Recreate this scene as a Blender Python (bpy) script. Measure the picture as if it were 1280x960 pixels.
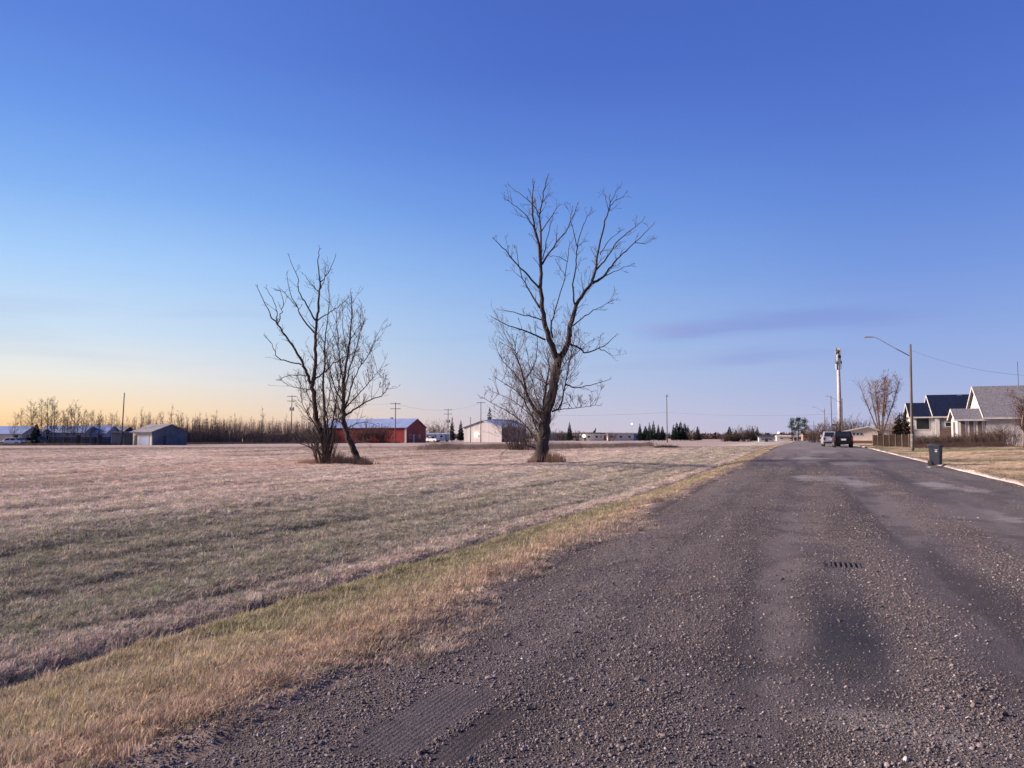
import bpy, bmesh, math, random
import numpy as np
from mathutils import Vector, Matrix

sc = bpy.context.scene
for o in list(bpy.data.objects):
    bpy.data.objects.remove(o)
COL = sc.collection
R = math.radians
rnd = random.Random(11)
rng = np.random.default_rng(11)

# ------------------------------------------------------------------ camera
FPX, PITCH, YAW, EYE = 961.0, R(3.93), R(20.7), 1.6
cd = bpy.data.cameras.new('camera')
cam = bpy.data.objects.new('camera', cd)
COL.objects.link(cam)
cd.sensor_width = 36.0
cd.lens = FPX / 1280 * 36.0
cd.clip_start, cd.clip_end = 0.05, 6000
cam.location = (0, 0, EYE)
cam.rotation_euler = (R(90) + PITCH, 0, YAW)
sc.camera = cam

# ------------------------------------------------------------------ world, sun, exposure
SUN_AZ, SUN_EL = R(-104.0), R(23)          # clockwise from +Y: the low sun stands far to the left
SUN_DIR = Vector((math.sin(SUN_AZ) * math.cos(SUN_EL), math.cos(SUN_AZ) * math.cos(SUN_EL), math.sin(SUN_EL)))


def lin(c):
    return tuple((v / 255 / 12.92) if v / 255 <= .04045 else ((v / 255 + .055) / 1.055) ** 2.4 for v in c)


world = bpy.data.worlds.new('World')
sc.world = world
world.use_nodes = True
nt = world.node_tree
N, L = nt.nodes, nt.links
bg = N['Background']


def math_node(tree, op, a, b=None, clamp=False):
    n = tree.nodes.new('ShaderNodeMath')
    n.operation = op
    n.use_clamp = clamp
    for i, v in enumerate((a, b)):
        if v is None:
            continue
        if isinstance(v, (int, float)):
            n.inputs[i].default_value = v
        else:
            tree.links.new(v, n.inputs[i])
    return n.outputs[0]


def mix_node(tree, fac, a, b, mode='MIX'):
    n = tree.nodes.new('ShaderNodeMix')
    n.data_type = 'RGBA'
    n.blend_type = mode
    for sock, v in ((n.inputs[0], fac), (n.inputs[6], a), (n.inputs[7], b)):
        if isinstance(v, (int, float)):
            sock.default_value = v
        elif isinstance(v, tuple):
            sock.default_value = (*v[:3], 1)
        else:
            tree.links.new(v, sock)
    return n.outputs[2]


def ramp_node(tree, fac, stops, interp='LINEAR'):
    n = tree.nodes.new('ShaderNodeValToRGB')
    cr = n.color_ramp
    cr.interpolation = interp
    while len(cr.elements) < len(stops):
        cr.elements.new(0.5)
    for e, (p, c) in zip(cr.elements, stops):
        e.position = p
        e.color = (*c, 1)
    tree.links.new(fac, n.inputs[0])
    return n.outputs[0]


def remap(tree, v, a, b, c=0.0, d=1.0, smooth=True):
    n = tree.nodes.new('ShaderNodeMapRange')
    n.interpolation_type = 'SMOOTHSTEP' if smooth else 'LINEAR'
    n.inputs[1].default_value, n.inputs[2].default_value = a, b
    n.inputs[3].default_value, n.inputs[4].default_value = c, d
    tree.links.new(v, n.inputs[0])
    return n.outputs[0]


tc = N.new('ShaderNodeTexCoord')
sep = N.new('ShaderNodeSeparateXYZ')
L.new(tc.outputs['Generated'], sep.inputs[0])
dx, dy, dz = sep.outputs
hl = math_node(nt, 'SQRT', math_node(nt, 'ADD', math_node(nt, 'MULTIPLY', dx, dx), math_node(nt, 'ADD', math_node(nt, 'MULTIPLY', dy, dy), 1e-5)))
sdot = math_node(nt, 'ADD', math_node(nt, 'MULTIPLY', dx, math.sin(SUN_AZ)), math_node(nt, 'MULTIPLY', dy, math.cos(SUN_AZ)))
saz = math_node(nt, 'DIVIDE', sdot, hl)                     # 1 towards the sun, -1 away from it
elev = math_node(nt, 'MAXIMUM', dz, 0.0)
P = [0.0, .03, .07, .12, .20, .28, .36, .44, .55, 1.0]
SKY = {
    'right': [(182, 184, 216), (174, 182, 220), (158, 176, 222), (142, 168, 224), (116, 150, 220), (97, 134, 213), (84, 118, 204), (74, 108, 195), (68, 99, 185), (60, 84, 166)],
    'mid':   [(206, 193, 208), (196, 196, 216), (180, 194, 224), (164, 191, 230), (136, 174, 231), (110, 152, 225), (91, 129, 213), (77, 110, 199), (70, 100, 189), (60, 84, 166)],
    'left':  [(250, 194, 132), (253, 222, 180), (236, 233, 226), (204, 223, 241), (168, 206, 248), (130, 176, 240), (105, 150, 230), (90, 130, 217), (80, 116, 204), (64, 88, 176)],
    'sun':   [(250, 186, 116), (255, 210, 146), (254, 226, 180), (240, 232, 212), (200, 222, 242), (164, 200, 242), (132, 173, 236), (108, 148, 225), (92, 129, 212), (64, 88, 176)],
}
ramps = {k: ramp_node(nt, elev, list(zip(P, [lin(c) for c in v]))) for k, v in SKY.items()}
c1 = mix_node(nt, remap(nt, saz, -.42, .10), ramps['right'], ramps['mid'])
c2 = mix_node(nt, remap(nt, saz, .0, .66), c1, ramps['left'])
c3 = mix_node(nt, remap(nt, saz, .66, 1.0), c2, ramps['sun'])
# wisps of cloud, thin and stretched along the horizon
mp = N.new('ShaderNodeCombineXYZ')
L.new(math_node(nt, 'MULTIPLY', dx, 2.6), mp.inputs[0])
L.new(math_node(nt, 'MULTIPLY', dy, 2.6), mp.inputs[1])
L.new(math_node(nt, 'MULTIPLY', dz, 26.0), mp.inputs[2])
cn = N.new('ShaderNodeTexNoise')
cn.inputs['Scale'].default_value, cn.inputs['Detail'].default_value, cn.inputs['Roughness'].default_value = 1.15, 6, .5
L.new(mp.outputs[0], cn.inputs['Vector'])
band = math_node(nt, 'MULTIPLY', remap(nt, dz, .035, .10), remap(nt, dz, .26, .17))
wisp = math_node(nt, 'MULTIPLY', remap(nt, cn.outputs[0], .52, .70), band)
wisp = math_node(nt, 'MULTIPLY', wisp, .09)
c4 = mix_node(nt, wisp, c3, lin((128, 132, 196)))
# one longer cloud bank over the road: position along the sky and height as a gaussian band
fx, fy = -math.sin(YAW), math.cos(YAW)
along = math_node(nt, 'ADD', math_node(nt, 'MULTIPLY', dx, fy), math_node(nt, 'MULTIPLY', dy, -fx))
fwd = math_node(nt, 'MAXIMUM', math_node(nt, 'ADD', math_node(nt, 'MULTIPLY', dx, fx), math_node(nt, 'MULTIPLY', dy, fy)), .05)
cu = math_node(nt, 'DIVIDE', along, fwd)
cv = math_node(nt, 'DIVIDE', dz, fwd)
n2 = N.new('ShaderNodeTexNoise')
n2.inputs['Scale'].default_value, n2.inputs['Detail'].default_value = 2.4, 5
L.new(mp.outputs[0], n2.inputs['Vector'])
wob = math_node(nt, 'MULTIPLY', math_node(nt, 'SUBTRACT', n2.outputs[0], .5), .030)


def bank(u0, u1, v0, slope, thick, amt):
    axis = math_node(nt, 'ADD', math_node(nt, 'MULTIPLY', math_node(nt, 'SUBTRACT', cu, u0), slope), v0)
    dv = math_node(nt, 'DIVIDE', math_node(nt, 'ADD', math_node(nt, 'SUBTRACT', cv, axis), wob), thick)
    g = math_node(nt, 'POWER', 2.718, math_node(nt, 'MULTIPLY', math_node(nt, 'MULTIPLY', dv, dv), -1.0))
    ext = math_node(nt, 'MULTIPLY', remap(nt, cu, u0 - .05, u0 + .05), remap(nt, cu, u1, u1 - .28))
    return math_node(nt, 'MULTIPLY', math_node(nt, 'MULTIPLY', g, ext), amt)


c5 = mix_node(nt, bank(.19, .64, .135, .085, .012, .40), c4, lin((120, 132, 205)))
c5 = mix_node(nt, bank(.17, .33, .142, -.02, .008, .5), c5, lin((160, 154, 210)))
c5 = mix_node(nt, bank(.27, .55, .103, .05, .009, .3), c5, lin((128, 142, 210)))
nish = N.new('ShaderNodeTexSky')
nish.sky_type = 'NISHITA'
nish.sun_disc = False
nish.sun_elevation = SUN_EL
nish.sun_rotation = SUN_AZ
nish.ozone_density = 3.0
addn = mix_node(nt, 1.0, c5, mix_node(nt, 1.0, nish.outputs[0], (.004, .004, .004), 'MULTIPLY'), 'ADD')
L.new(addn, bg.inputs[0])
bg.inputs[1].default_value = 0.33

sl = bpy.data.lights.new('sun', 'SUN')
sl.energy, sl.angle, sl.color = 3.9, R(13), (1.0, .81, .68)
so = bpy.data.objects.new('sun', sl)
COL.objects.link(so)
so.rotation_euler = SUN_DIR.to_track_quat('Z', 'Y').to_euler()

vs = sc.view_settings
vs.view_transform, vs.look, vs.gamma, vs.exposure = 'Standard', 'None', 1.0, 1.6
vs.use_curve_mapping = False
sc.cycles.max_bounces = 5
sc.cycles.transparent_max_bounces = 6

# ------------------------------------------------------------------ pixel of the photograph -> point on the ground plan
SP, CP, SY, CY = math.sin(PITCH), math.cos(PITCH), math.sin(YAW), math.cos(YAW)


def at(px, py, d):
    u, v = (px - 640) / FPX, (480 - py) / FPX
    t = d / (CP - v * SP)
    r = u * t
    return Vector((-SY * d + CY * r, CY * d + SY * r, EYE + (SP + v * CP) * t))


def sstep(a, b, x):
    t = np.clip((np.asarray(x, float) - a) / (b - a), 0, 1)
    return t * t * (3 - 2 * t)


def vnoise(x, y, s, seed=0, octaves=1):
    x, y = np.asarray(x, float) / s, np.asarray(y, float) / s
    out, amp, tot = 0, 1.0, 0
    for k in range(octaves):
        xi, yi = np.floor(x).astype(np.int64), np.floor(y).astype(np.int64)
        fx_, fy_ = x - xi, y - yi
        fx_, fy_ = fx_ * fx_ * (3 - 2 * fx_), fy_ * fy_ * (3 - 2 * fy_)

        def h(a, b):
            n = (a * 374761393 + b * 668265263 + (seed + k) * 982451653) & 0x7fffffff
            n = ((n ^ (n >> 13)) * 1274126177) & 0x7fffffff
            return ((n ^ (n >> 16)) & 0xffff) / 65535.0
        v = (h(xi, yi) * (1 - fx_) + h(xi + 1, yi) * fx_) * (1 - fy_) + (h(xi, yi + 1) * (1 - fx_) + h(xi + 1, yi + 1) * fx_) * fy_
        out, tot = out + v * amp, tot + amp
        x, y, amp = x * 2.03, y * 2.03, amp * .5
    return out / tot


XL, XR = -2.75, 6.5                            # road edges


def edge_shift(y):
    return .38 * (1 - sstep(3.8, 8.5, y))


def ditch_x(y):
    return np.interp(y, [-30, 5, 11, 28, 60, 120, 300], [-6.1, -5.9, -5.65, -4.9, -4.6, -4.4, -4.4])


def road_z(y):
    return np.interp(y, [-50, 8, 25, 45, 70, 90, 110, 150, 220, 400], [0, 0, .05, .15, .28, .40, .42, .30, .05, 0])


def ground_z(x, y):
    x, y = np.asarray(x, float), np.asarray(y, float)
    rz = road_z(y)
    xd = ditch_x(y)
    left = sstep(-16, -3.5, x)
    z = rz * left
    # verge down to the swale, then the field comes up again
    fade = 1 - .55 * sstep(25, 140, y)
    t = np.clip((XL - .35 - x) / (XL - .35 - xd), 0, 1)
    z = z - .40 * fade * np.where(x < XL, t * t * (3 - 2 * t) * .55 + t * .45, 0) * (1 - sstep(0.0, 9.0, xd - x))
    # low lip and rut where the mower stops
    z = z - .17 * fade * np.exp(-((x - xd + .15) / .19) ** 2) + .05 * fade * np.exp(-((x - xd - .25) / .22) ** 2)
    fld = sstep(0, 2.0, xd - x)
    for off, wd in ((1.15, .16), (2.7, .16), (3.9, .22), (5.3, .18), (8.4, .25)):
        z = z - .022 * fade * np.exp(-((xd - x - off - .5 * (vnoise(x, y, 9, int(off * 10), 2) - .5)) / wd) ** 2)
    sw = x + .10 * y + 1.3 * (vnoise(x, y, 26, 3) - .5)
    z = z + fld * (.024 * np.sin(sw * 2.7) + .020 * np.sin(sw * 1.13 + 1)) * (.5 + vnoise(x, y, 14, 5)) * (1 - sstep(50, 130, np.hypot(x, y)))
    z = z + fld * .16 * (vnoise(x, y, 23, 7, 2) - .5)
    z = z + np.where(x < XL - .2, .05 * (vnoise(x, y, .55, 9, 2) - .5) * (1 - sstep(20, 60, np.hypot(x, y))), 0)
    # under the road the sheet lies lower
    inroad = sstep(XL - .45, XL + .1, x) * (1 - sstep(XR - .05, XR + .02, x))
    z = z - .07 * inroad
    # lawn behind the kerb
    lawn = sstep(XR + .02, XR + .06, x)
    rise = .055 + .365 * sstep(XR, 17, x) * (1 - sstep(120, 170, y))
    z = np.where(lawn > 0, z + lawn * (rise + .05 * (vnoise(x, y, 5, 13, 2) - .5)), z)
    return z


# ------------------------------------------------------------------ mesh building
class MB:
    def __init__(self):
        self.v, self.f = [], []

    def add(self, vs_, fs):
        b = len(self.v)
        self.v += [tuple(p) for p in vs_]
        self.f += [tuple(b + i for i in q) for q in fs]
        return self

    def box(self, x0, x1, y0, y1, z0, z1):
        return self.add([(x0, y0, z0), (x1, y0, z0), (x1, y1, z0), (x0, y1, z0), (x0, y0, z1), (x1, y0, z1), (x1, y1, z1), (x0, y1, z1)],
                        [(0, 3, 2, 1), (4, 5, 6, 7), (0, 1, 5, 4), (1, 2, 6, 5), (2, 3, 7, 6), (3, 0, 4, 7)])

    def frustum(self, b, zb, t, zt):           # b, t: (x0, x1, y0, y1)
        return self.add([(b[0], b[2], zb), (b[1], b[2], zb), (b[1], b[3], zb), (b[0], b[3], zb), (t[0], t[2], zt), (t[1], t[2], zt), (t[1], t[3], zt), (t[0], t[3], zt)],
                        [(0, 3, 2, 1), (4, 5, 6, 7), (0, 1, 5, 4), (1, 2, 6, 5), (2, 3, 7, 6), (3, 0, 4, 7)])

    def prism_x(self, poly, x0, x1):           # poly of (y, z), extruded along x
        n = len(poly)
        return self.add([(x0, y, z) for y, z in poly] + [(x1, y, z) for y, z in poly],
                        [tuple(range(n))[::-1], tuple(range(n, 2 * n))] + [(i, (i + 1) % n, n + (i + 1) % n, n + i) for i in range(n)])

    def tube(self, pts, rad, n=6, cap=True):
        pts = [Vector(p) for p in pts]
        if isinstance(rad, (int, float)):
            rad = [rad] * len(pts)
        b = len(self.v)
        prev = None
        for i, p in enumerate(pts):
            t = (pts[min(i + 1, len(pts) - 1)] - pts[max(i - 1, 0)])
            if t.length < 1e-9:
                t = Vector((0, 0, 1))
            t.normalize()
            if prev is None:
                a = t.orthogonal().normalized()
            else:
                a = (prev - t * prev.dot(t))
                a = a.normalized() if a.length > 1e-6 else t.orthogonal().normalized()
            prev = a
            c = t.cross(a)
            for k in range(n):
                an = 2 * math.pi * k / n
                self.v.append(tuple(p + (a * math.cos(an) + c * math.sin(an)) * rad[i]))
        for i in range(len(pts) - 1):
            for k in range(n):
                k2 = (k + 1) % n
                self.f.append((b + i * n + k, b + i * n + k2, b + (i + 1) * n + k2, b + (i + 1) * n + k))
        if cap:
            self.f.append(tuple(b + k for k in range(n))[::-1])
            self.f.append(tuple(b + (len(pts) - 1) * n + k for k in range(n)))
        return self

    def lathe(self, prof, n=16, axis='z', c=(0, 0, 0)):     # prof of (radius, height)
        b = len(self.v)
        for r, h in prof:
            for k in range(n):
                an = 2 * math.pi * k / n
                a, d = r * math.cos(an), r * math.sin(an)
                q = (a, d, h) if axis == 'z' else (h, a, d) if axis == 'x' else (a, h, d)
                self.v.append((q[0] + c[0], q[1] + c[1], q[2] + c[2]))
        for i in range(len(prof) - 1):
            for k in range(n):
                k2 = (k + 1) % n
                self.f.append((b + i * n + k, b + i * n + k2, b + (i + 1) * n + k2, b + (i + 1) * n + k))
        self.f.append(tuple(b + k for k in range(n))[::-1])
        self.f.append(tuple(b + (len(prof) - 1) * n + k for k in range(n)))
        return self

    def mesh(self, name, smooth=False):
        me = bpy.data.meshes.new(name)
        me.from_pydata(self.v, [], self.f)
        if smooth:
            me.polygons.foreach_set('use_smooth', [True] * len(me.polygons))
        me.update()
        return me

    def obj(self, name, mat, parent=None, smooth=False, loc=None, rotz=0, bevel=0):
        o = bpy.data.objects.new(name, self.mesh(name, smooth))
        COL.objects.link(o)
        if mat:
            o.data.materials.append(mat)
        if parent:
            o.parent = parent
        if loc is not None:
            o.location = loc
        if rotz:
            o.rotation_euler = (0, 0, rotz)
        if bevel:
            m = o.modifiers.new('bevel', 'BEVEL')
            m.width, m.segments, m.limit_method = bevel, 2, 'ANGLE'
        return o


def tag(o, label, cat, group=None):
    o['label'], o['category'] = label, cat
    if group:
        o['group'] = group
    return o


def thing(name, label, cat, loc=(0, 0, 0), rotz=0, group=None):
    o = bpy.data.objects.new(name, None)
    COL.objects.link(o)
    o.empty_display_size = .2
    o.location, o.rotation_euler = loc, (0, 0, rotz)
    return tag(o, label, cat, group)


def struct(o):
    o['kind'] = 'structure'
    return o


def stuff(o, label=None, cat=None):
    o['kind'] = 'stuff'
    if label:
        tag(o, label, cat)
    return o


def dup(root, loc, rotz, label=None, group=None, scale=None):
    r = root.copy()
    COL.objects.link(r)
    r.location, r.rotation_euler = loc, (0, 0, rotz)
    if scale:
        r.scale = scale
    if label:
        r['label'] = label
    if group:
        r['group'] = group
    for ch in list(root.children):
        c = ch.copy()
        COL.objects.link(c)
        c.parent = r
        for g in ch.children:
            d = g.copy()
            COL.objects.link(d)
            d.parent = c
    return r


def on_ground(px, d, dz=0.0):
    p = at(px, 546, d)
    return Vector((p.x, p.y, float(ground_z(p.x, p.y)) + dz))


# ------------------------------------------------------------------ materials
def mat(name, col, col2=None, rough=.8, scale=4.0, detail=4, bump=0.0, bscale=None, metal=0.0, spec=.3, stretch=(1, 1, 1), lo=.35, hi=.65, trans=0.0):
    m = bpy.data.materials.new(name)
    m.use_nodes = True
    t = m.node_tree
    p = t.nodes['Principled BSDF']
    p.inputs['Roughness'].default_value, p.inputs['Metallic'].default_value = rough, metal
    p.inputs['Specular IOR Level'].default_value = spec
    co = t.nodes.new('ShaderNodeTexCoord')
    mpn = t.nodes.new('ShaderNodeMapping')
    mpn.inputs['Scale'].default_value = stretch
    t.links.new(co.outputs['Object'], mpn.inputs[0])
    n = t.nodes.new('ShaderNodeTexNoise')
    n.inputs['Scale'].default_value, n.inputs['Detail'].default_value, n.inputs['Roughness'].default_value = scale, detail, .6
    t.links.new(mpn.outputs[0], n.inputs['Vector'])
    if col2 is None:
        col2 = tuple(c * .78 for c in col)
    c = mix_node(t, remap(t, n.outputs[0], lo, hi, 0, 1), col, col2)
    t.links.new(c, p.inputs['Base Color'])
    if bump:
        b = t.nodes.new('ShaderNodeBump')
        b.inputs['Strength'].default_value, b.inputs['Distance'].default_value = 1.0, bump
        if bscale:
            n3 = t.nodes.new('ShaderNodeTexNoise')
            n3.inputs['Scale'].default_value, n3.inputs['Detail'].default_value = bscale, 4
            t.links.new(mpn.outputs[0], n3.inputs['Vector'])
            t.links.new(n3.outputs[0], b.inputs['Height'])
        else:
            t.links.new(n.outputs[0], b.inputs['Height'])
        t.links.new(b.outputs[0], p.inputs['Normal'])
    if trans:
        tr = t.nodes.new('ShaderNodeBsdfTranslucent')
        t.links.new(c, tr.inputs[0])
        mx = t.nodes.new('ShaderNodeMixShader')
        mx.inputs[0].default_value = trans
        t.links.new(p.outputs[0], mx.inputs[1])
        t.links.new(tr.outputs[0], mx.inputs[2])
        t.links.new(mx.outputs[0], t.nodes['Material Output'].inputs[0])
    return m


def glow(name, col, strength):
    m = bpy.data.materials.new(name)
    m.use_nodes = True
    p = m.node_tree.nodes['Principled BSDF']
    p.inputs['Base Color'].default_value = (*col, 1)
    p.inputs['Emission Color'].default_value = (*col, 1)
    p.inputs['Emission Strength'].default_value = strength
    return m


def tint_mat(name, trans=0.0, rough=.9, per='INSTANCER', var=.0):
    m = bpy.data.materials.new(name)
    m.use_nodes = True
    t = m.node_tree
    p = t.nodes['Principled BSDF']
    p.inputs['Roughness'].default_value = rough
    p.inputs['Specular IOR Level'].default_value = .15
    a = t.nodes.new('ShaderNodeAttribute')
    a.attribute_type, a.attribute_name = per, 'tint'
    c = a.outputs[0]
    if var:
        co = t.nodes.new('ShaderNodeTexCoord')
        n = t.nodes.new('ShaderNodeTexNoise')
        n.inputs['Scale'].default_value, n.inputs['Detail'].default_value = 60, 3
        t.links.new(co.outputs['Object'], n.inputs['Vector'])
        c = mix_node(t, 1.0, c, ramp_node(t, n.outputs[0], [(.3, (1 - var,) * 3), (.7, (1 + var,) * 3)]), 'MULTIPLY')
    t.links.new(c, p.inputs['Base Color'])
    if trans:
        tr = t.nodes.new('ShaderNodeBsdfTranslucent')
        t.links.new(c, tr.inputs[0])
        mx = t.nodes.new('ShaderNodeMixShader')
        mx.inputs[0].default_value = trans
        t.links.new(p.outputs[0], mx.inputs[1])
        t.links.new(tr.outputs[0], mx.inputs[2])
        t.links.new(mx.outputs[0], t.nodes['Material Output'].inputs[0])
    return m


M = {
    'bark': mat('bark', (.026, .021, .020), (.062, .049, .043), .95, 9, bump=.08, stretch=(1, 1, .25)),
    'twig': mat('twig', (.045, .034, .030), (.085, .062, .052), .9, 2),
    'pale_twig': mat('pale_twig', (.16, .12, .10), (.085, .063, .053), .9, 2),
    'aspen': mat('aspen', (.20, .165, .15), (.10, .08, .072), .9, 1.2, stretch=(1, 1, .5)),
    'wood_twig': mat('wood_twig', (.135, .098, .088), (.085, .062, .057), .9, 1.5),
    'brown_twig': mat('brown_twig', (.075, .05, .043), (.042, .029, .027), .9, 1.5),
    'red_leaf': mat('red_leaf', (.15, .055, .035), (.09, .04, .03), .9, 3),
    'needle': mat('needle', (.018, .035, .024), (.035, .052, .03), .9, 1.5),
    'needle_brown': mat('needle_brown', (.055, .028, .02), (.03, .022, .016), .9, 1.5),
    'pole_wood': mat('pole_wood', (.13, .112, .102), (.08, .07, .066), .9, 5, stretch=(1, 1, .1)),
    'grey_metal': mat('grey_metal', (.30, .31, .33), (.22, .23, .25), .5, 3, metal=.3),
    'tower_metal': mat('tower_metal', (.40, .385, .385), (.32, .31, .315), .5, .6),
    'dark_metal': mat('dark_metal', (.05, .052, .06), (.035, .035, .04), .5, 6),
    'concrete': mat('concrete', (.215, .195, .18), (.10, .088, .08), .95, 3, bump=.02, bscale=30),
    'white_paint': mat('white_paint', (.50, .48, .465), (.41, .395, .385), .7, 2),
    'cream': mat('cream', (.58, .50, .43), (.50, .43, .37), .8, 2),
    'white_siding': mat('white_siding', (.44, .415, .405), (.36, .34, .335), .8, 3, bump=.02, stretch=(.2, .2, 4)),
    'shed_wall': mat('shed_wall', (.41, .38, .38), (.34, .315, .315), .8, .5, stretch=(2, 2, .1)),
    'grey_siding': mat('grey_siding', (.17, .18, .20), (.13, .14, .155), .8, 2, stretch=(.2, .2, 5)),
    'brown_wall': mat('brown_wall', (.14, .09, .075), (.10, .065, .055), .9, 6),
    'blue_roof': mat('blue_roof', (.008, .013, .036), (.005, .009, .025), .8, 2.5, spec=.12),
    'shingle': mat('shingle', (.17, .165, .18), (.085, .083, .095), .95, 7, 6, bump=.03),
    'red_metal': mat('red_metal', (.30, .024, .026), (.22, .02, .022), .6, .8, stretch=(3, 3, .2)),
    'roof_metal': mat('roof_metal', (.30, .37, .52), (.24, .30, .43), .4, .5, metal=.25),
    'steel_blue': mat('steel_blue', (.30, .35, .45), (.25, .29, .38), .6, .6),
    'blue_grey': mat('blue_grey', (.12, .135, .17), (.09, .10, .13), .8, .8),
    'grey_roof': mat('grey_roof', (.22, .21, .22), (.15, .145, .155), .9, 1.5),
    'dark_roof': mat('dark_roof', (.05, .05, .06), (.035, .035, .042), .8, 1.5),
    'glass': mat('glass', (.012, .014, .018), (.02, .022, .028), .15, .5, spec=.35),
    'fence_wood': mat('fence_wood', (.034, .021, .015), (.015, .010, .008), .95, 5, bump=.01, stretch=(1, 1, .15), spec=.08),
    'car_black': mat('car_black', (.005, .005, .006), (.008, .008, .009), .35, 1, spec=.25),
    'car_silver': mat('car_silver', (.48, .48, .50), (.42, .42, .44), .25, 1, metal=.4, spec=.6),
    'car_dark': mat('car_dark', (.03, .032, .04), (.02, .02, .028), .25, 1, spec=.6),
    'car_white': mat('car_white', (.70, .70, .70), (.6, .6, .6), .3, 1, spec=.5),
    'rubber': mat('rubber', (.018, .018, .018), (.03, .03, .03), .9, 10),
    'rim': mat('rim', (.35, .35, .36), (.28, .28, .29), .35, 4, metal=.7),
    'tail_light': mat('tail_light', (.22, .012, .012), (.16, .01, .01), .2, 4),
    'bin_blue': mat('bin_blue', (.010, .014, .028), (.016, .021, .036), .6, 3),
    'bin_mark': mat('bin_mark', (.40, .42, .46), (.28, .3, .34), .6, 20),
    'plate': mat('plate', (.7, .7, .7), (.5, .5, .55), .5, 12),
    'silt': mat('silt', (.030, .028, .030), (.055, .048, .046), .95, 20),
    'iron': mat('iron', (.085, .074, .072), (.055, .048, .046), .7, 14, bump=.01),
    'wire': mat('wire', (.03, .03, .035), None, .7, 3),
    'orange': mat('orange', (.34, .20, .125), (.27, .155, .10), .7, 6),
    'lamp': glow('lamp', (1.0, .88, .66), 9.0),
    'lamp_white': glow('lamp_white', (.95, .95, 1.0), 3.2),
    'grass_blade': tint_mat('grass_blade', .25),
    'stone': tint_mat('stone', 0, .85, var=.25),
    'straw': mat('straw', (.44, .335, .26), (.25, .18, .14), .95, 1.2, trans=.2),
    'dead_grass': mat('dead_grass', (.30, .185, .13), (.19, .115, .085), .95, 3, trans=.2),
}

# ------------------------------------------------------------------ ground colours (what grows or lies where, and some painted shade)
def lerp(a, b, t):
    t = np.asarray(t)[..., None]
    return a * (1 - t) + np.asarray(b) * t


def ground_col(x, y):
    x, y = np.asarray(x, float), np.asarray(y, float)
    xd = ditch_x(y)
    n1, n2_, n3 = vnoise(x, y, 7, 21, 3), vnoise(x, y, 1.6, 22, 3), vnoise(x, y, .45, 23, 2)
    sw = x + .10 * y + .5 * (n1 - .5)
    streak = vnoise(sw, y * .045, .85, 31, 3)
    streak2 = vnoise(sw, y * .02, 4.5, 33, 2)
    fine = vnoise(sw, y * .06, .32, 35, 2)
    c = np.zeros(x.shape + (3,)) + np.array((.62, .505, .44))
    c = lerp(c, (.62, .47, .39), sstep(.45, .7, n1))
    c = lerp(c, (.27, .225, .195), sstep(.47, .64, streak) * .72)
    c = lerp(c, (.64, .52, .45), sstep(.46, .66, streak2) * .6)
    c = lerp(c, (.33, .27, .235), sstep(.56, .72, fine) * .5)
    c = lerp(c, (.29, .23, .20), sstep(80, 132, np.hypot(x, y)) * .9)  # far off, the shade between grass blades is painted into the ground colour
    # greener, darker grass on the field side of the swale, in long swathes
    u_ = xd - x
    near = sstep(.3, 2.0, u_) * (1 - sstep(5.5, 13.0, u_ + 2.5 * (n1 - .5)))
    green = sstep(.5, 1.8, u_) * (1 - sstep(3.2, 7.5, u_ + 3.0 * (vnoise(sw, y * .12, 2.5, 45, 2) - .5)))
    c = lerp(c, (.50, .44, .37), near * .7)
    c = lerp(c, (.132, .147, .088), green * (.5 + .5 * sstep(.40, .62, vnoise(sw, y * .10, 1.4, 41, 3))) * (.92 - .72 * sstep(9, 24, y)))
    c = lerp(c, (.42, .37, .29), green * sstep(.52, .68, vnoise(sw, y * .09, .8, 44, 2)) * .55)
    for off, wd, am in ((1.15, .13, .7), (1.9, .09, .5), (2.7, .12, .6), (3.9, .18, .65), (5.3, .13, .55), (6.6, .14, .5), (8.4, .2, .5), (10.5, .2, .45)):
        c = lerp(c, (.14, .125, .10), am * np.exp(-((u_ - off - .5 * (vnoise(x, y, 9, int(off * 10), 2) - .5)) / wd) ** 2) * (.35 + .65 * sstep(.35, .6, vnoise(x, y, 2.2, 46, 2))))
    # the verge: tall golden grass, redder along the road
    v = np.clip((x - xd) / (XL - xd), 0, 1)
    verge = sstep(-.2, .15, x - xd) * (x < XL + 1.0)
    g = lerp(np.zeros(x.shape + (3,)) + np.array((.40, .33, .215)), (.29, .262, .155), sstep(.45, .68, n2_))
    g = lerp(g, (.45, .325, .245), sstep(.35, .9, v + .5 * (n2_ - .5)) * .85)
    g = lerp(g, (.34, .235, .185), sstep(.5, .7, vnoise(x, y, .9, 47, 2)) * sstep(.4, 1, v) * .7)
    c = lerp(c, g, verge)
    c = lerp(c, (.15, .125, .10), .85 * np.exp(-((x - xd + .12 + .25 * (n2_ - .5)) / .17) ** 2))  # rut line: thatch tone that also paints in the shade of the rut
    # dirt and gravel shoulder
    sh = sstep(XL - .75, XL - .1, x - edge_shift(y) + .9 * (n2_ - .5) + .5 * (n3 - .5)) * (x < XR - .2)
    c = lerp(c, (.115, .096, .090), sh)
    # lawn on the other side
    lw = sstep(XR, XR + .3, x)
    g2 = lerp(np.zeros(x.shape + (3,)) + np.array((.44, .33, .22)), (.27, .21, .135), sstep(.45, .65, vnoise(x, y, 3, 51, 3)))
    g2 = lerp(g2, (.17, .165, .09), sstep(.52, .72, vnoise(x, y, 5.5, 52, 2)) * .8)
    g2 = lerp(g2, (.13, .10, .075), sstep(.42, .58, vnoise(x, y * .6, .9, 53, 2)) * (1 - sstep(XR + .35, XR + .9, x)) * .8)
    c = lerp(c, g2, lw)
    return c


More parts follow.
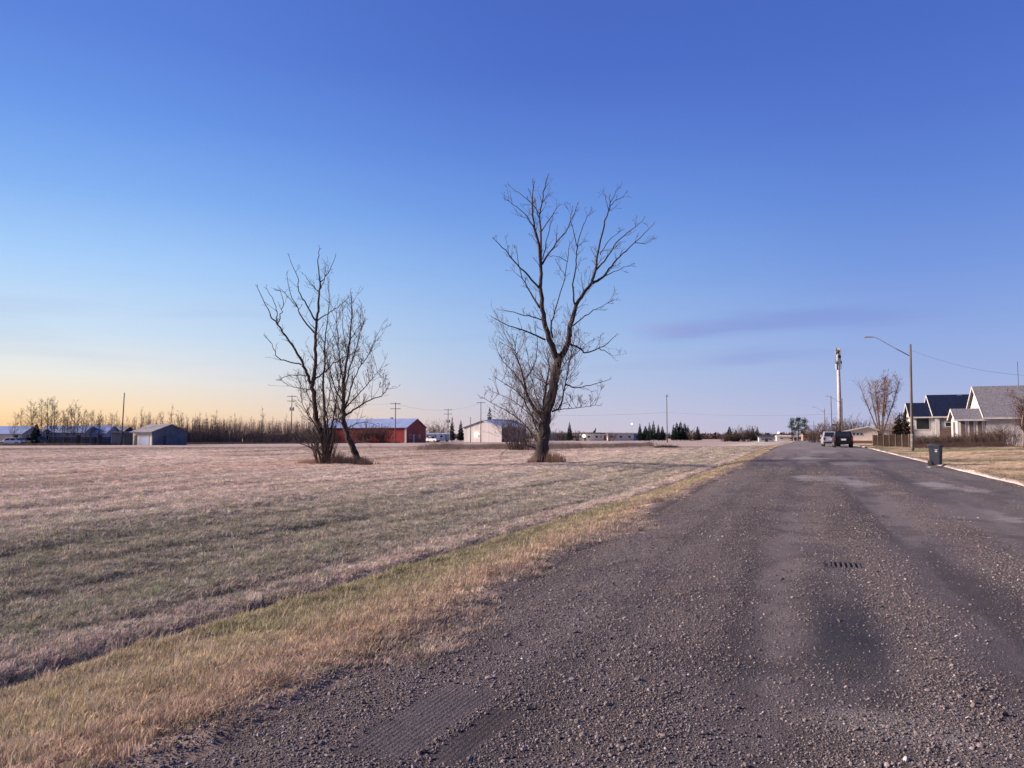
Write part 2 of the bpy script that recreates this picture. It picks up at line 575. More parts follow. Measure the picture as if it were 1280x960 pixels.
def grid_mesh(name, xs, ys, zf, cf):
    X, Y = np.meshgrid(xs, ys)
    X, Y = X.ravel(), Y.ravel()
    Z = zf(X, Y)
    nx, ny = len(xs), len(ys)
    me = bpy.data.meshes.new(name)
    i = (np.arange(ny - 1)[:, None] * nx + np.arange(nx - 1)[None, :]).ravel()
    q = np.stack([i, i + 1, i + nx + 1, i + nx], 1)
    me.vertices.add(len(X))
    me.vertices.foreach_set('co', np.stack([X, Y, Z], 1).astype(np.float32).ravel())
    me.loops.add(q.size)
    me.loops.foreach_set('vertex_index', q.astype(np.int32).ravel())
    me.polygons.add(len(q))
    me.polygons.foreach_set('loop_start', np.arange(0, q.size, 4, dtype=np.int32))
    me.polygons.foreach_set('loop_total', np.full(len(q), 4, np.int32))
    me.polygons.foreach_set('use_smooth', np.ones(len(q), bool))
    me.update(calc_edges=True)
    c = np.ones((len(X), 4), np.float32)
    c[:, :3] = cf(X, Y)
    a = me.attributes.new('tint', 'FLOAT_COLOR', 'POINT')
    a.data.foreach_set('color', c.ravel())
    return me


def surface_mat(name, s1, a1, s2, a2, bump, bs, rough=.95, vor=0.0):
    m = bpy.data.materials.new(name)
    m.use_nodes = True
    t = m.node_tree
    p = t.nodes['Principled BSDF']
    p.inputs['Roughness'].default_value, p.inputs['Specular IOR Level'].default_value = rough, .12
    a = t.nodes.new('ShaderNodeAttribute')
    a.attribute_type, a.attribute_name = 'GEOMETRY', 'tint'
    co = t.nodes.new('ShaderNodeTexCoord')
    c = a.outputs[0]
    hts = []
    for s, amt in ((s1, a1), (s2, a2)):
        n = t.nodes.new('ShaderNodeTexNoise')
        n.inputs['Scale'].default_value, n.inputs['Detail'].default_value, n.inputs['Roughness'].default_value = s, 6, .7
        t.links.new(co.outputs['Object'], n.inputs['Vector'])
        c = mix_node(t, 1.0, c, ramp_node(t, n.outputs[0], [(.3, (1 - amt,) * 3), (.7, (1 + amt,) * 3)]), 'MULTIPLY')
        hts.append(n.outputs[0])
    b = t.nodes.new('ShaderNodeBump')
    b.inputs['Distance'].default_value = bump
    n = t.nodes.new('ShaderNodeTexNoise')
    n.inputs['Scale'].default_value, n.inputs['Detail'].default_value, n.inputs['Roughness'].default_value = bs, 5, .75
    t.links.new(co.outputs['Object'], n.inputs['Vector'])
    h = n.outputs[0]
    if vor:
        v = t.nodes.new('ShaderNodeTexVoronoi')
        v.inputs['Scale'].default_value = vor
        t.links.new(co.outputs['Object'], v.inputs['Vector'])
        h = math_node(t, 'SUBTRACT', h, math_node(t, 'MULTIPLY', v.outputs['Distance'], .7))
        c = mix_node(t, 1.0, c, ramp_node(t, v.outputs['Color'], [(.25, (.80,) * 3), (.8, (1.24, 1.2, 1.2))]), 'MULTIPLY')
    t.links.new(h, b.inputs['Height'])
    t.links.new(b.outputs[0], p.inputs['Normal'])
    t.links.new(c, p.inputs['Base Color'])
    return m


def spaced(a, b, h0, growth=1.07, hmax=60):
    out, x, h = [a], a, h0
    s = 1 if b > a else -1
    while (b - x) * s > 0:
        x += h * s
        out.append(x)
        h = min(h * growth, hmax)
    return out


gx = spaced(-14, -1500, .16)[::-1] + list(np.arange(-13.88, 9.2, .12)) + spaced(9.3, 1500, .2)
gy = spaced(2, -90, .2, 1.15)[::-1] + list(np.arange(2.14, 30, .14)) + spaced(30.1, 2600, .2, 1.035)
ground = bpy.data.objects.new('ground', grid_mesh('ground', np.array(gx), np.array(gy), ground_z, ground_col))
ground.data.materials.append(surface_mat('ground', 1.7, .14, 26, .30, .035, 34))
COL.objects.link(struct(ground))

# ------------------------------------------------------------------ road
GRATE = at(1058, 708, 9.5)
RUT = at(535, 890, 4.45)


def px_xy(px, py, z=0.0):
    v = (480 - py) / FPX
    t = (z - EYE) / (SP + v * CP)
    p = at(px, py, t * (CP - v * SP))
    return p.x, p.y


def blob(x, y, px, py, wx, wy, z=0.0, seed=0, rough=.35):
    cx, cy = px_xy(px, py, z)
    r = np.hypot((x - cx) / wx, (y - cy) / wy) + rough * 2 * (vnoise(x, y, max(min(wx, wy) * .7, .12), 60 + seed, 3) - .5)
    return 1 - sstep(.6, 1.15, r)


def tread(x, y):
    # tyre print pressed into the soft gravel near the verge, running along the road
    a = R(-3)
    u = (x - RUT.x) * math.cos(a) + (y - RUT.y) * math.sin(a)
    w = -(x - RUT.x) * math.sin(a) + (y - RUT.y) * math.cos(a)
    m = (1 - sstep(.14, .24, np.abs(u))) * (1 - sstep(.35, .75, np.abs(w)))
    m2 = (1 - sstep(.06, .12, np.abs(u - .36))) * (1 - sstep(.25, .55, np.abs(w + .1)))
    return m, m2, u


STAINS = [(700, 720, .4, .6, .35), (835, 722, .25, .3, .5), (990, 640, 1.0, .8, .3), (1000, 668, .8, .3, .35), (880, 830, .5, .35, .3), (560, 800, .5, .5, .3)]
OIL = [(1012, 684), (1030, 704), (1046, 735), (1056, 780), (1062, 830), (1070, 880)]
PALE = [(1035, 598, 1.15, 2.7, .7, .10), (1075, 604, .5, 1.3, .7, .10), (1005, 596, .5, 1.5, .6, .10), (1170, 606, .55, 1.5, .8, .08), (1215, 612, .45, 1.2, .8, .07), (1120, 617, .3, .5, .5, .07),
        (1240, 640, .2, .8, .4, .05), (1010, 575, 1.4, 5.0, .55, .15), (1030, 566, 1.4, 7.0, .55, .2), (1000, 562, 1.6, 9.0, .5, .25), (1110, 915, .38, .28, .5, 0), (1060, 580, .8, 3, .35, .15), (1262, 648, .25, .7, .6, .05)]


def oil(x, y):
    P_ = [px_xy(*q) for q in OIL]
    dmin = np.full(np.shape(x), 9.0)
    for (ax, ay), (bx, by) in zip(P_[:-1], P_[1:]):
        t = np.clip(((x - ax) * (bx - ax) + (y - ay) * (by - ay)) / ((bx - ax) ** 2 + (by - ay) ** 2), 0, 1)
        dmin = np.minimum(dmin, np.hypot(x - ax - t * (bx - ax), y - ay - t * (by - ay)))
    dmin = dmin + .22 * (vnoise(x, y * .5, .35, 61, 3) - .5)
    k = .45 + .55 * np.exp(-((y - px_xy(1058, 795)[1]) / 1.3) ** 2)
    return (1 - sstep(.10, .46, dmin)) * k


def gravelly(x, y, pits=True):
    """how much loose gravel lies there: less in the wheel tracks"""
    w = x + .25 * (vnoise(x, y, 6, 71, 2) - .5)
    tracks = np.exp(-((w - 1.55) / .42) ** 2) + np.exp(-((w - 3.4) / .5) ** 2) + .55 * np.exp(-((w + .25) / .32) ** 2) + .5 * np.exp(-((w - 5.2) / .5) ** 2)
    g = 1.05 - .85 * np.clip(tracks, 0, 1) + .7 * (vnoise(x, y, 1.3, 72, 3) - .5)
    g = g - .35 * sstep(1.2, 4.5, x)
    if not pits:
        return np.clip(g, .02, 1.3)
    m, m2, _ = tread(x, y)
    g = g * (1 - .95 * np.clip(m + m2, 0, 1))
    g = g * (1 - .75 * oil(x, y))
    return np.clip(g, .02, 1.3)


def road_h(x, y):
    edge = sstep(0, .75, x - (XL - .35) - .55 * (vnoise(x, y, 1.7, 81, 3) - .5)) * (1 - .5 * sstep(XR - .3, XR, x))
    z = road_z(y) - .05 + .05 * edge + .02 * np.sin(np.clip((x - XL) / (XR - XL), 0, 1) * math.pi)
    near = 1 - sstep(25, 60, y)
    g = gravelly(x, y, False)
    z = z + near * (.030 * (g - .6) + .022 * (vnoise(x, y, .8, 83, 3) - .5) + .012 * (vnoise(x, y, .16, 84, 2) - .5) * np.clip(g, 0, 1))
    m, m2, u = tread(x, y)
    z = z - near * (m * (.003 + .0014 * np.sin(u * 2 * math.pi / .034)) + m2 * (.003 + .0012 * np.sin(u * 2 * math.pi / .034)))
    for (px, py, wx, wy, a) in STAINS:
        z = z - near * .007 * a * blob(x, y, px, py, wx, wy, 0, int(px))
    z = z - .05 * (np.abs(x - GRATE.x) < .19) * (np.abs(y - GRATE.y) < .215)     # the drain shaft
    # the sheet ends under the verge and the kerb
    z = z - .09 * (1 - sstep(XL - .42, XL - .28, x))
    return z


def road_col(x, y):
    g = gravelly(x, y)
    c = np.zeros(x.shape + (3,)) + np.array((.110, .100, .110))
    c = lerp(c, (.130, .113, .115), sstep(.3, 1.1, g))
    wx_ = x + .35 * (vnoise(x, y, 9, 97, 2) - .5)
    c = lerp(c, (.062, .057, .063), sstep(.48, .68, vnoise(wx_, y * .07, .55, 91, 3)) * .75)
    c = lerp(c, (.180, .162, .162), sstep(.52, .70, vnoise(wx_, y * .09, .8, 93, 3)) * .7)
    c = lerp(c, (.150, .138, .138), sstep(2.6, 4.5, x) * .45)
    c = lerp(c, (.070, .062, .062), sstep(.56, .72, vnoise(x, y * .6, .5, 98, 3)) * .5)
    c = lerp(c, (.030, .033, .046), oil(x, y) * .9)
    for (px, py, wx, wy, a) in STAINS:
        c = lerp(c, (.034, .036, .050), blob(x, y, px, py, wx, wy, 0, int(px), .7) * a)
    for (px, py, wx, wy, a, z) in PALE:
        c = lerp(c, (.275, .262, .262), blob(x, y, px, py, wx, wy, z, int(px), .6) * a)
    c = lerp(c, (.175, .160, .158), sstep(50, 90, y) * .7)
    c = lerp(c, (.125, .105, .098), (1 - sstep(XL - .2, XL + .5, x - edge_shift(y) + .7 * (vnoise(x, y, .7, 95, 2) - .5))) * .5)
    c = lerp(c, (.085, .078, .076), sstep(XR - .9, XR - .1, x + .8 * (vnoise(x, y, 2.2, 96, 2) - .5)) * .7)
    return c


rx = np.unique(np.concatenate([np.arange(XL - .45, 2.2, .045), np.arange(2.2, XR + .08, .07), np.arange(RUT.x - .26, RUT.x + .52, .007)]))
ry = np.array(spaced(2.2, -60, .2, 1.2)[::-1] + list(np.arange(2.24, 14, .045)) + spaced(14, 420, .06, 1.02, 8))
road = bpy.data.objects.new('road', grid_mesh('road', rx, ry, road_h, road_col))
road.data.materials.append(surface_mat('road', 3.1, .12, 70, .30, .030, 120, vor=80))
COL.objects.link(struct(road))

# kerb: cast stones, some sunk or grown over
kerb = struct(bpy.data.objects.new('kerb', None))
COL.objects.link(kerb)
kb = MB().add([(0, 0, -.2), (.17, 0, -.2), (.17, 0, .115), (.05, 0, .115), (.01, 0, .075), (0, 2.9, -.2), (.17, 2.9, -.2), (.17, 2.9, .115), (.05, 2.9, .115), (.01, 2.9, .075)],
              [(0, 1, 2, 3, 4), (9, 8, 7, 6, 5), (0, 5, 6, 1), (1, 6, 7, 2), (2, 7, 8, 3), (3, 8, 9, 4), (4, 9, 5, 0)]).mesh('kerb_stone')
kb.materials.append(M['concrete'])
y = -8.0
while y < 105:
    o = bpy.data.objects.new('kerb_stone', kb)
    COL.objects.link(o)
    o.parent = kerb
    sunk = rnd.random()
    o.location = (XR + .03 + rnd.uniform(-.03, .03), y, float(road_z(y + 1.4)) + (rnd.uniform(-.09, -.13) if sunk < .5 else rnd.uniform(-.075, -.035)))
    o.rotation_euler = (math.atan2(float(road_z(y + 2.9) - road_z(y)), 2.9) + rnd.uniform(-.006, .006), 0, rnd.uniform(-.012, .012))
    L_ = rnd.choice([1.0, 1.0, .72, .5])
    o.scale = (1, L_, 1)
    y += 2.9 * L_ + rnd.choice([.02, .03, .05, .6 if rnd.random() < .3 else .03])

# concrete walk up to the houses
pw = []
pa, pb = on_ground(1180, 70), on_ground(1330, 63)
ppts = [pa.lerp(pb, k / 12) for k in range(13)]
b_ = MB()
for k in range(12):
    p, q = ppts[k], ppts[k + 1]
    b_.add([(p.x, p.y - .55, float(ground_z(p.x, p.y - .55)) + .03), (q.x - .02, q.y - .55, float(ground_z(q.x, q.y - .55)) + .03),
            (q.x - .02, q.y + .55, float(ground_z(q.x, q.y + .55)) + .03), (p.x, p.y + .55, float(ground_z(p.x, p.y + .55)) + .03)], [(0, 1, 2, 3)])
struct(b_.obj('path', M['concrete']))


# ------------------------------------------------------------------ scattered stuff by geometry nodes
def scatter(name, pts, rots, scales, tints, protos, pick):
    me = bpy.data.meshes.new(name)
    me.vertices.add(len(pts))
    me.vertices.foreach_set('co', pts.astype(np.float32).ravel())
    for nm, ty, arr, key in (('rot', 'FLOAT_VECTOR', rots, 'vector'), ('scl', 'FLOAT_VECTOR', scales, 'vector')):
        a = me.attributes.new(nm, ty, 'POINT')
        a.data.foreach_set(key, arr.astype(np.float32).ravel())
    a = me.attributes.new('tint', 'FLOAT_COLOR', 'POINT')
    a.data.foreach_set('color', np.concatenate([tints, np.ones((len(tints), 1))], 1).astype(np.float32).ravel())
    a = me.attributes.new('pick', 'INT', 'POINT')
    a.data.foreach_set('value', pick.astype(np.int32))
    o = bpy.data.objects.new(name, me)
    COL.objects.link(o)
    g = bpy.data.node_groups.new(name, 'GeometryNodeTree')
    g.interface.new_socket('Geometry', in_out='INPUT', socket_type='NodeSocketGeometry')
    g.interface.new_socket('Geometry', in_out='OUTPUT', socket_type='NodeSocketGeometry')
    gi, go = g.nodes.new('NodeGroupInput'), g.nodes.new('NodeGroupOutput')
    out = g.nodes.new('GeometryNodeJoinGeometry')

    def attr(nm, ty):
        n = g.nodes.new('GeometryNodeInputNamedAttribute')
        n.data_type = ty
        n.inputs[0].default_value = nm
        return n.outputs[0]
    for k, p in enumerate(protos):
        oi = g.nodes.new('GeometryNodeObjectInfo')
        oi.inputs['Object'].default_value = p
        oi.inputs['As Instance'].default_value = True
        cmp = g.nodes.new('FunctionNodeCompare')
        cmp.data_type, cmp.operation = 'INT', 'EQUAL'
        g.links.new(attr('pick', 'INT'), cmp.inputs[2])
        cmp.inputs[3].default_value = k
        ip = g.nodes.new('GeometryNodeInstanceOnPoints')
        g.links.new(gi.outputs[0], ip.inputs['Points'])
        g.links.new(cmp.outputs[0], ip.inputs['Selection'])
        g.links.new(oi.outputs['Geometry'], ip.inputs['Instance'])
        e2r = g.nodes.new('FunctionNodeEulerToRotation')
        g.links.new(attr('rot', 'FLOAT_VECTOR'), e2r.inputs[0])
        g.links.new(e2r.outputs[0], ip.inputs['Rotation'])
        g.links.new(attr('scl', 'FLOAT_VECTOR'), ip.inputs['Scale'])
        g.links.new(ip.outputs[0], out.inputs[0])
    g.links.new(out.outputs[0], go.inputs[0])
    md = o.modifiers.new('scatter', 'NODES')
    md.node_group = g
    return stuff(o)


def proto(name, mb, mat_, smooth=False):
    o = bpy.data.objects.new(name, mb.mesh(name, smooth))      # not linked: only its shape is used
    o.data.materials.append(mat_)
    return o


def tuft(seed, blades, rad, h, w, lean):
    r = random.Random(seed)
    b = MB()
    for _ in range(blades):
        a, q = r.uniform(0, 6.283), rad * math.sqrt(r.random())
        x, y_ = q * math.cos(a), q * math.sin(a)
        hh, d, ww = h * r.uniform(.45, 1.25), r.uniform(0, 6.283), w * r.uniform(.6, 1.3)
        ln = lean * r.uniform(.2, 1.6)
        lx, ly = math.cos(d) * ln * hh, math.sin(d) * ln * hh
        px_, py_ = -math.sin(d + r.uniform(-1, 1)) * ww, math.cos(d) * ww
        b.add([(x - px_, y_ - py_, -.01), (x + px_, y_ + py_, -.01), (x + lx * .45 + px_ * .8, y_ + ly * .45 + py_ * .8, hh * .62), (x + lx * .45 - px_ * .8, y_ + ly * .45 - py_ * .8, hh * .62), (x + lx, y_ + ly, hh * r.uniform(.75, 1.0))],
              [(0, 1, 2, 3), (3, 2, 4)])
    return b


def wedge(n0, r0, rmin, rmax, a0, a1, n_cap):
    """points whose density per square metre falls off with distance from the standing place"""
    out = rmin + (rmax - rmin) * np.linspace(0, 1, 4000)
    dens = n0 / (1 + (out / r0) ** 2) * out
    cum = np.cumsum(dens)
    tot = np.trapezoid(dens, out) * (a1 - a0) if hasattr(np, 'trapezoid') else np.trapz(dens, out) * (a1 - a0)
    n = min(int(tot), n_cap)
    r = np.interp(rng.random(n) * cum[-1], cum, out)
    a = a0 + (a1 - a0) * rng.random(n)               # azimuth, clockwise from +Y
    return r * np.sin(a), r * np.cos(a), r


# grass
tufts = [proto('grass_tuft', tuft(k, 34, .075, .062, .0026, .55), M['grass_blade']) for k in range(5)] + \
        [proto('grass_tuft', tuft(20 + k, 22, .06, .05, .0028, 1.5), M['grass_blade']) for k in range(3)] + \
        [proto('grass_stalks', tuft(40 + k, 7, .06, .13, .0018, .5), M['grass_blade']) for k in range(2)]
x, y, r = wedge(2300, 6.0, 1.2, 130, R(-62), R(-2), 230000)
x2, y2, r2 = wedge(500, 6.0, 6, 130, R(-2), R(24), 40000)
x, y, r = np.concatenate([x, x2]), np.concatenate([y, y2]), np.concatenate([r, r2])
nz = vnoise(x, y, 1.5, 22, 2) - .5
rag = x - edge_shift(y) + 1.5 * nz + .7 * (vnoise(x, y, .42, 99, 2) - .5)
dens = np.where(x < XL + 1.1, (1 - sstep(XL - .95, XL + .05, rag)) ** 1.5, np.where(x > XR + .22, 1.0, np.where(x > XR + .04, (vnoise(x, y, .8, 105, 2) > .5) * 1.0, 0)))
keep = rng.random(len(x)) < dens
x, y, r = x[keep], y[keep], r[keep]
xd = ditch_x(y)
vg = (x > xd) & (x < XL + 1.0)
clump = vnoise(x, y, .35, 101, 2)
hgt = np.where(vg, .72 + .8 * (clump - .4), np.where(x < xd, .75 + .55 * (clump - .4), .7))
hgt = hgt * np.where((x > XR) & (x < XR + .45), 1.9, 1.0) * np.where(np.abs(x - xd + .12) < .18, .35, 1.0) * np.where(x > XL - .5, .65, 1.0) * (1 - .35 * sstep(35, 120, r))
cover = 1 + .9 * sstep(4, 20, r) + 3.0 * sstep(20, 110, r)
pts = np.stack([x, y, np.where(x > XR, ground_z(x, y), np.maximum(ground_z(x, y), np.where(x > XL - .4, road_h(x, y), -9))) - .003], 1)
tint = ground_col(x, y)
edge_ = sstep(XL - .8, XL - .3, x - edge_shift(y)) * (x < XR - 1)
tint = lerp(tint, (.36, .285, .24), edge_ * .8)
tint = tint * (.58 + .95 * rng.random((len(x), 1)) ** 1.3) * (1 + .12 * (rng.random((len(x), 3)) - .5))
sel = rng.random(len(x)) < np.where(vg, .06, .12)
tint[sel] = tint[sel] * np.array((.62, .78, .55))
lay = (rng.random(len(x)) < np.where(vg, .15, .38))
pick = np.where(lay, 5 + rng.integers(0, 3, len(x)), rng.integers(0, 5, len(x)))
stalk = rng.random(len(x)) < np.where(vg, .10, .02)
pick = np.where(stalk, 8 + rng.integers(0, 2, len(x)), pick)
tint[stalk] = np.array((.50, .40, .30)) * (.7 + .5 * rng.random((int(stalk.sum()), 1)))
rot = np.stack([rng.normal(0, .12, len(x)), rng.normal(0, .12, len(x)), rng.random(len(x)) * 6.283], 1)
scl = np.stack([cover, cover, hgt * np.exp(rng.normal(-.08, .30, len(x)))], 1)
stuff(scatter('grass', pts, rot, scl, np.clip(tint, 0, .8), tufts, pick), 'short dry autumn grass over field, verge and lawn', 'grass')


# loose stones on the road
def rock(seed, sub):
    bm = bmesh.new()
    bmesh.ops.create_icosphere(bm, subdivisions=sub, radius=.5)
    r_ = random.Random(seed)
    s = Vector((r_.uniform(.8, 1.2), r_.uniform(.6, 1), r_.uniform(.45, .7)))
    for v in bm.verts:
        k = r_.uniform(.78, 1.15)
        v.co = Vector((v.co.x * s.x * k, v.co.y * s.y * k, v.co.z * s.z * k))
    me = bpy.data.meshes.new('pebble')
    bm.to_mesh(me)
    bm.free()
    me.materials.append(M['stone'])
    return bpy.data.objects.new('pebble', me)


rocks = [rock(k, 1) for k in range(6)]
x, y, r = wedge(19000, 6.0, 2.0, 40, R(-64), R(42), 1000000)
g = gravelly(x, y)
inside = np.clip((x - edge_shift(y) - XL + 1.0 + .8 * (vnoise(x, y, 1.6, 22, 2) - .5)) / .5, 0, 1) * (x < XR - .1)
keep = rng.random(len(x)) < inside * np.clip(g, 0, 1) ** 2.0
x, y, r = x[keep], y[keep], r[keep]
size = .0046 * np.exp(rng.normal(0, .40, len(x))) * (1 + .35 * sstep(4, 18, r) + .9 * sstep(18, 45, r))
size = np.where(rng.random(len(x)) < .035, size * 1.9, size)
size = np.where(rng.random(len(x)) < .0025, size * 2.2, size) * 2
size = np.minimum(size, .05)
pts = np.stack([x, y, np.maximum(road_h(x, y), ground_z(x, y)) + size * .12], 1)
base = np.array([(.125, .105, .10), (.17, .14, .132), (.085, .077, .08), (.20, .178, .175), (.145, .108, .10), (.36, .34, .33)])
kind = rng.choice(6, len(x), p=[.37, .22, .26, .07, .07, .01])
tint = base[kind] * (.6 + .85 * rng.random((len(x), 1)))
rot = np.stack([rng.normal(0, .4, len(x)), rng.normal(0, .4, len(x)), rng.random(len(x)) * 6.283], 1)
scl = np.repeat(size[:, None], 3, 1) * (.8 + .4 * rng.random((len(x), 3)))
stuff(scatter('gravel', pts, rot, scl, np.clip(tint, 0, .8), rocks, rng.integers(0, 6, len(x))), 'loose grey and pinkish gravel strewn over the road', 'gravel')

# storm drain grate sunk in the road
gz = float(road_h(np.array([GRATE.x]), np.array([GRATE.y]))[0]) + .046
gr = thing('drain_grate', 'small dark iron drain grate sunk in the gravel road', 'grate', (GRATE.x, GRATE.y, gz))
MB().box(-.20, .20, -.23, -.20, -.05, .004).obj('frame', M['iron'], gr)
MB().box(-.20, .20, .20, .23, -.05, .004).obj('frame', M['iron'], gr)
for q in (-.20, .175):
    MB().box(q, q + .025, -.199, .199, -.05, .004).obj('frame', M['iron'], gr)
MB().box(-.174, .174, -.199, .199, -.03, -.017).obj('silt', M['silt'], gr)
for k in range(6):
    MB().box(-.160 + k * .0585, -.160 + k * .0585 + .026, -.199, .199, -.04, .001).obj('bar', M['iron'], gr)



# ------------------------------------------------------------------ trees
def rvec(r, s=1.0):
    return Vector((r.gauss(0, s), r.gauss(0, s), r.gauss(0, s)))


def shoot(b, r, p, d, length, rad, level, maxlevel, up=.25, wig=.16, sides=4, kids=5, segs=None, rmin=.006):
    """one twig with side twigs, grown in steps that bend towards the light"""
    n = segs or (5 if level == 0 else 4)
    pts, p, d = [Vector(p)], Vector(p), Vector(d).normalized()
    dirs = [d]
    for i in range(n):
        d = (d + rvec(r, wig) + Vector((0, 0, up * .5))).normalized()
        p = p + d * length / n
        pts.append(p)
        dirs.append(d)
    rads = [max(rmin, rad * (1 - .8 * i / n)) for i in range(n + 1)]
    b.tube(pts, rads, sides, cap=False)
    if level < maxlevel:
        for _ in range(max(1, int(kids * r.uniform(.6, 1.3)))):
            t = r.uniform(.2, .98) * n
            i = min(int(t), n - 1)
            q = pts[i].lerp(pts[i + 1], t - i)
            s = dirs[i].cross(rvec(r)).normalized()
            nd = (dirs[i] * r.uniform(.5, 1.1) + s * r.uniform(.5, .9)).normalized()
            shoot(b, r, q, nd, length * r.uniform(.35, .62) * (1.15 - .5 * t / n), rads[i] * .6, level + 1, maxlevel, up, wig, max(3, sides - 1), max(2, kids - 2), rmin=rmin)


def limbs_from_photo(root, d, limbs, seed, shoots, thick, name_trunk='trunk'):
    """limbs: (points in the photograph, start radius, end radius, depth bend); the tree stands at distance d"""
    r = random.Random(seed)
    base = root.location
    big, fine = MB(), MB()
    made = []
    for li, (pts, ra, rb, bend) in enumerate(limbs):
        P3 = []
        # begin at the depth of whatever limb it leaves
        start = None
        if li:
            p0 = at(pts[0][0], pts[0][1], d) - base
            start = min((q for l in made for q in l[0]), key=lambda q: (q.x - p0.x) ** 2 + (q.z - p0.z) ** 2 + .2 * (q - p0).length)
        dd0 = 0.0
        if start is not None:
            w = start + base
            dd0 = (-SY * w.x + CY * w.y) - d
        n = len(pts)
        for i, (x_, y_) in enumerate(pts):
            P3.append(at(x_, y_, d + dd0 + bend * (i / max(1, n - 1)) ** 1.2) - base)
        # smooth subdivision
        Q = []
        for i in range(n - 1):
            a, b0, c, e = P3[max(i - 1, 0)], P3[i], P3[i + 1], P3[min(i + 2, n - 1)]
            for k in range(4):
                t = k / 4
                Q.append(.5 * ((2 * b0) + (c - a) * t + (2 * a - 5 * b0 + 4 * c - e) * t * t + (3 * b0 - a - 3 * c + e) * t ** 3))
        Q.append(P3[-1])
        m = len(Q)
        rad = [(ra + (rb - ra) * (i / (m - 1)) ** .8) for i in range(m)]
        if li == 0:
            rad[0] *= 1.35
            rad[1] *= 1.12
            rad = [q * r.uniform(.93, 1.08) for q in rad]
        Q = [q + rvec(r, .020 + .07 * rad[min(i, m - 1)]) for i, q in enumerate(Q)]
        big.tube(Q, rad, 10 if ra > .15 else 7 if ra > .06 else 5)
        made.append((Q, rad))
    for Q, rad in made:
        m = len(Q)
        ln = sum((Q[i + 1] - Q[i]).length for i in range(m - 1))
        for _ in range(int(ln * shoots * r.uniform(.7, 1.2))):
            i = int(r.uniform(.22, .99) * (m - 1))
            dr = (Q[min(i + 1, m - 1)] - Q[max(i - 1, 0)]).normalized()
            s = dr.cross(rvec(r)).normalized()
            rr = min(rad[i] * .55, .022)
            shoot(fine, r, Q[i], dr * r.uniform(.5, 1) + s * r.uniform(.5, 1.0), r.uniform(.35, 1.25) * (1.0 if rad[i] < .1 else 1.25), max(rr, .011), 0, 2, .18, .09, 4, 3, rmin=thick)
        # a spray of twigs at the very tip
        for _ in range(2):
            dr = (Q[-1] - Q[-3]).normalized()
            shoot(fine, r, Q[-1], dr + rvec(r, .3), r.uniform(.15, .35), max(rad[-1], .012), 0, 1, .15, .07, 4, 2, rmin=thick)
    return big, fine, made


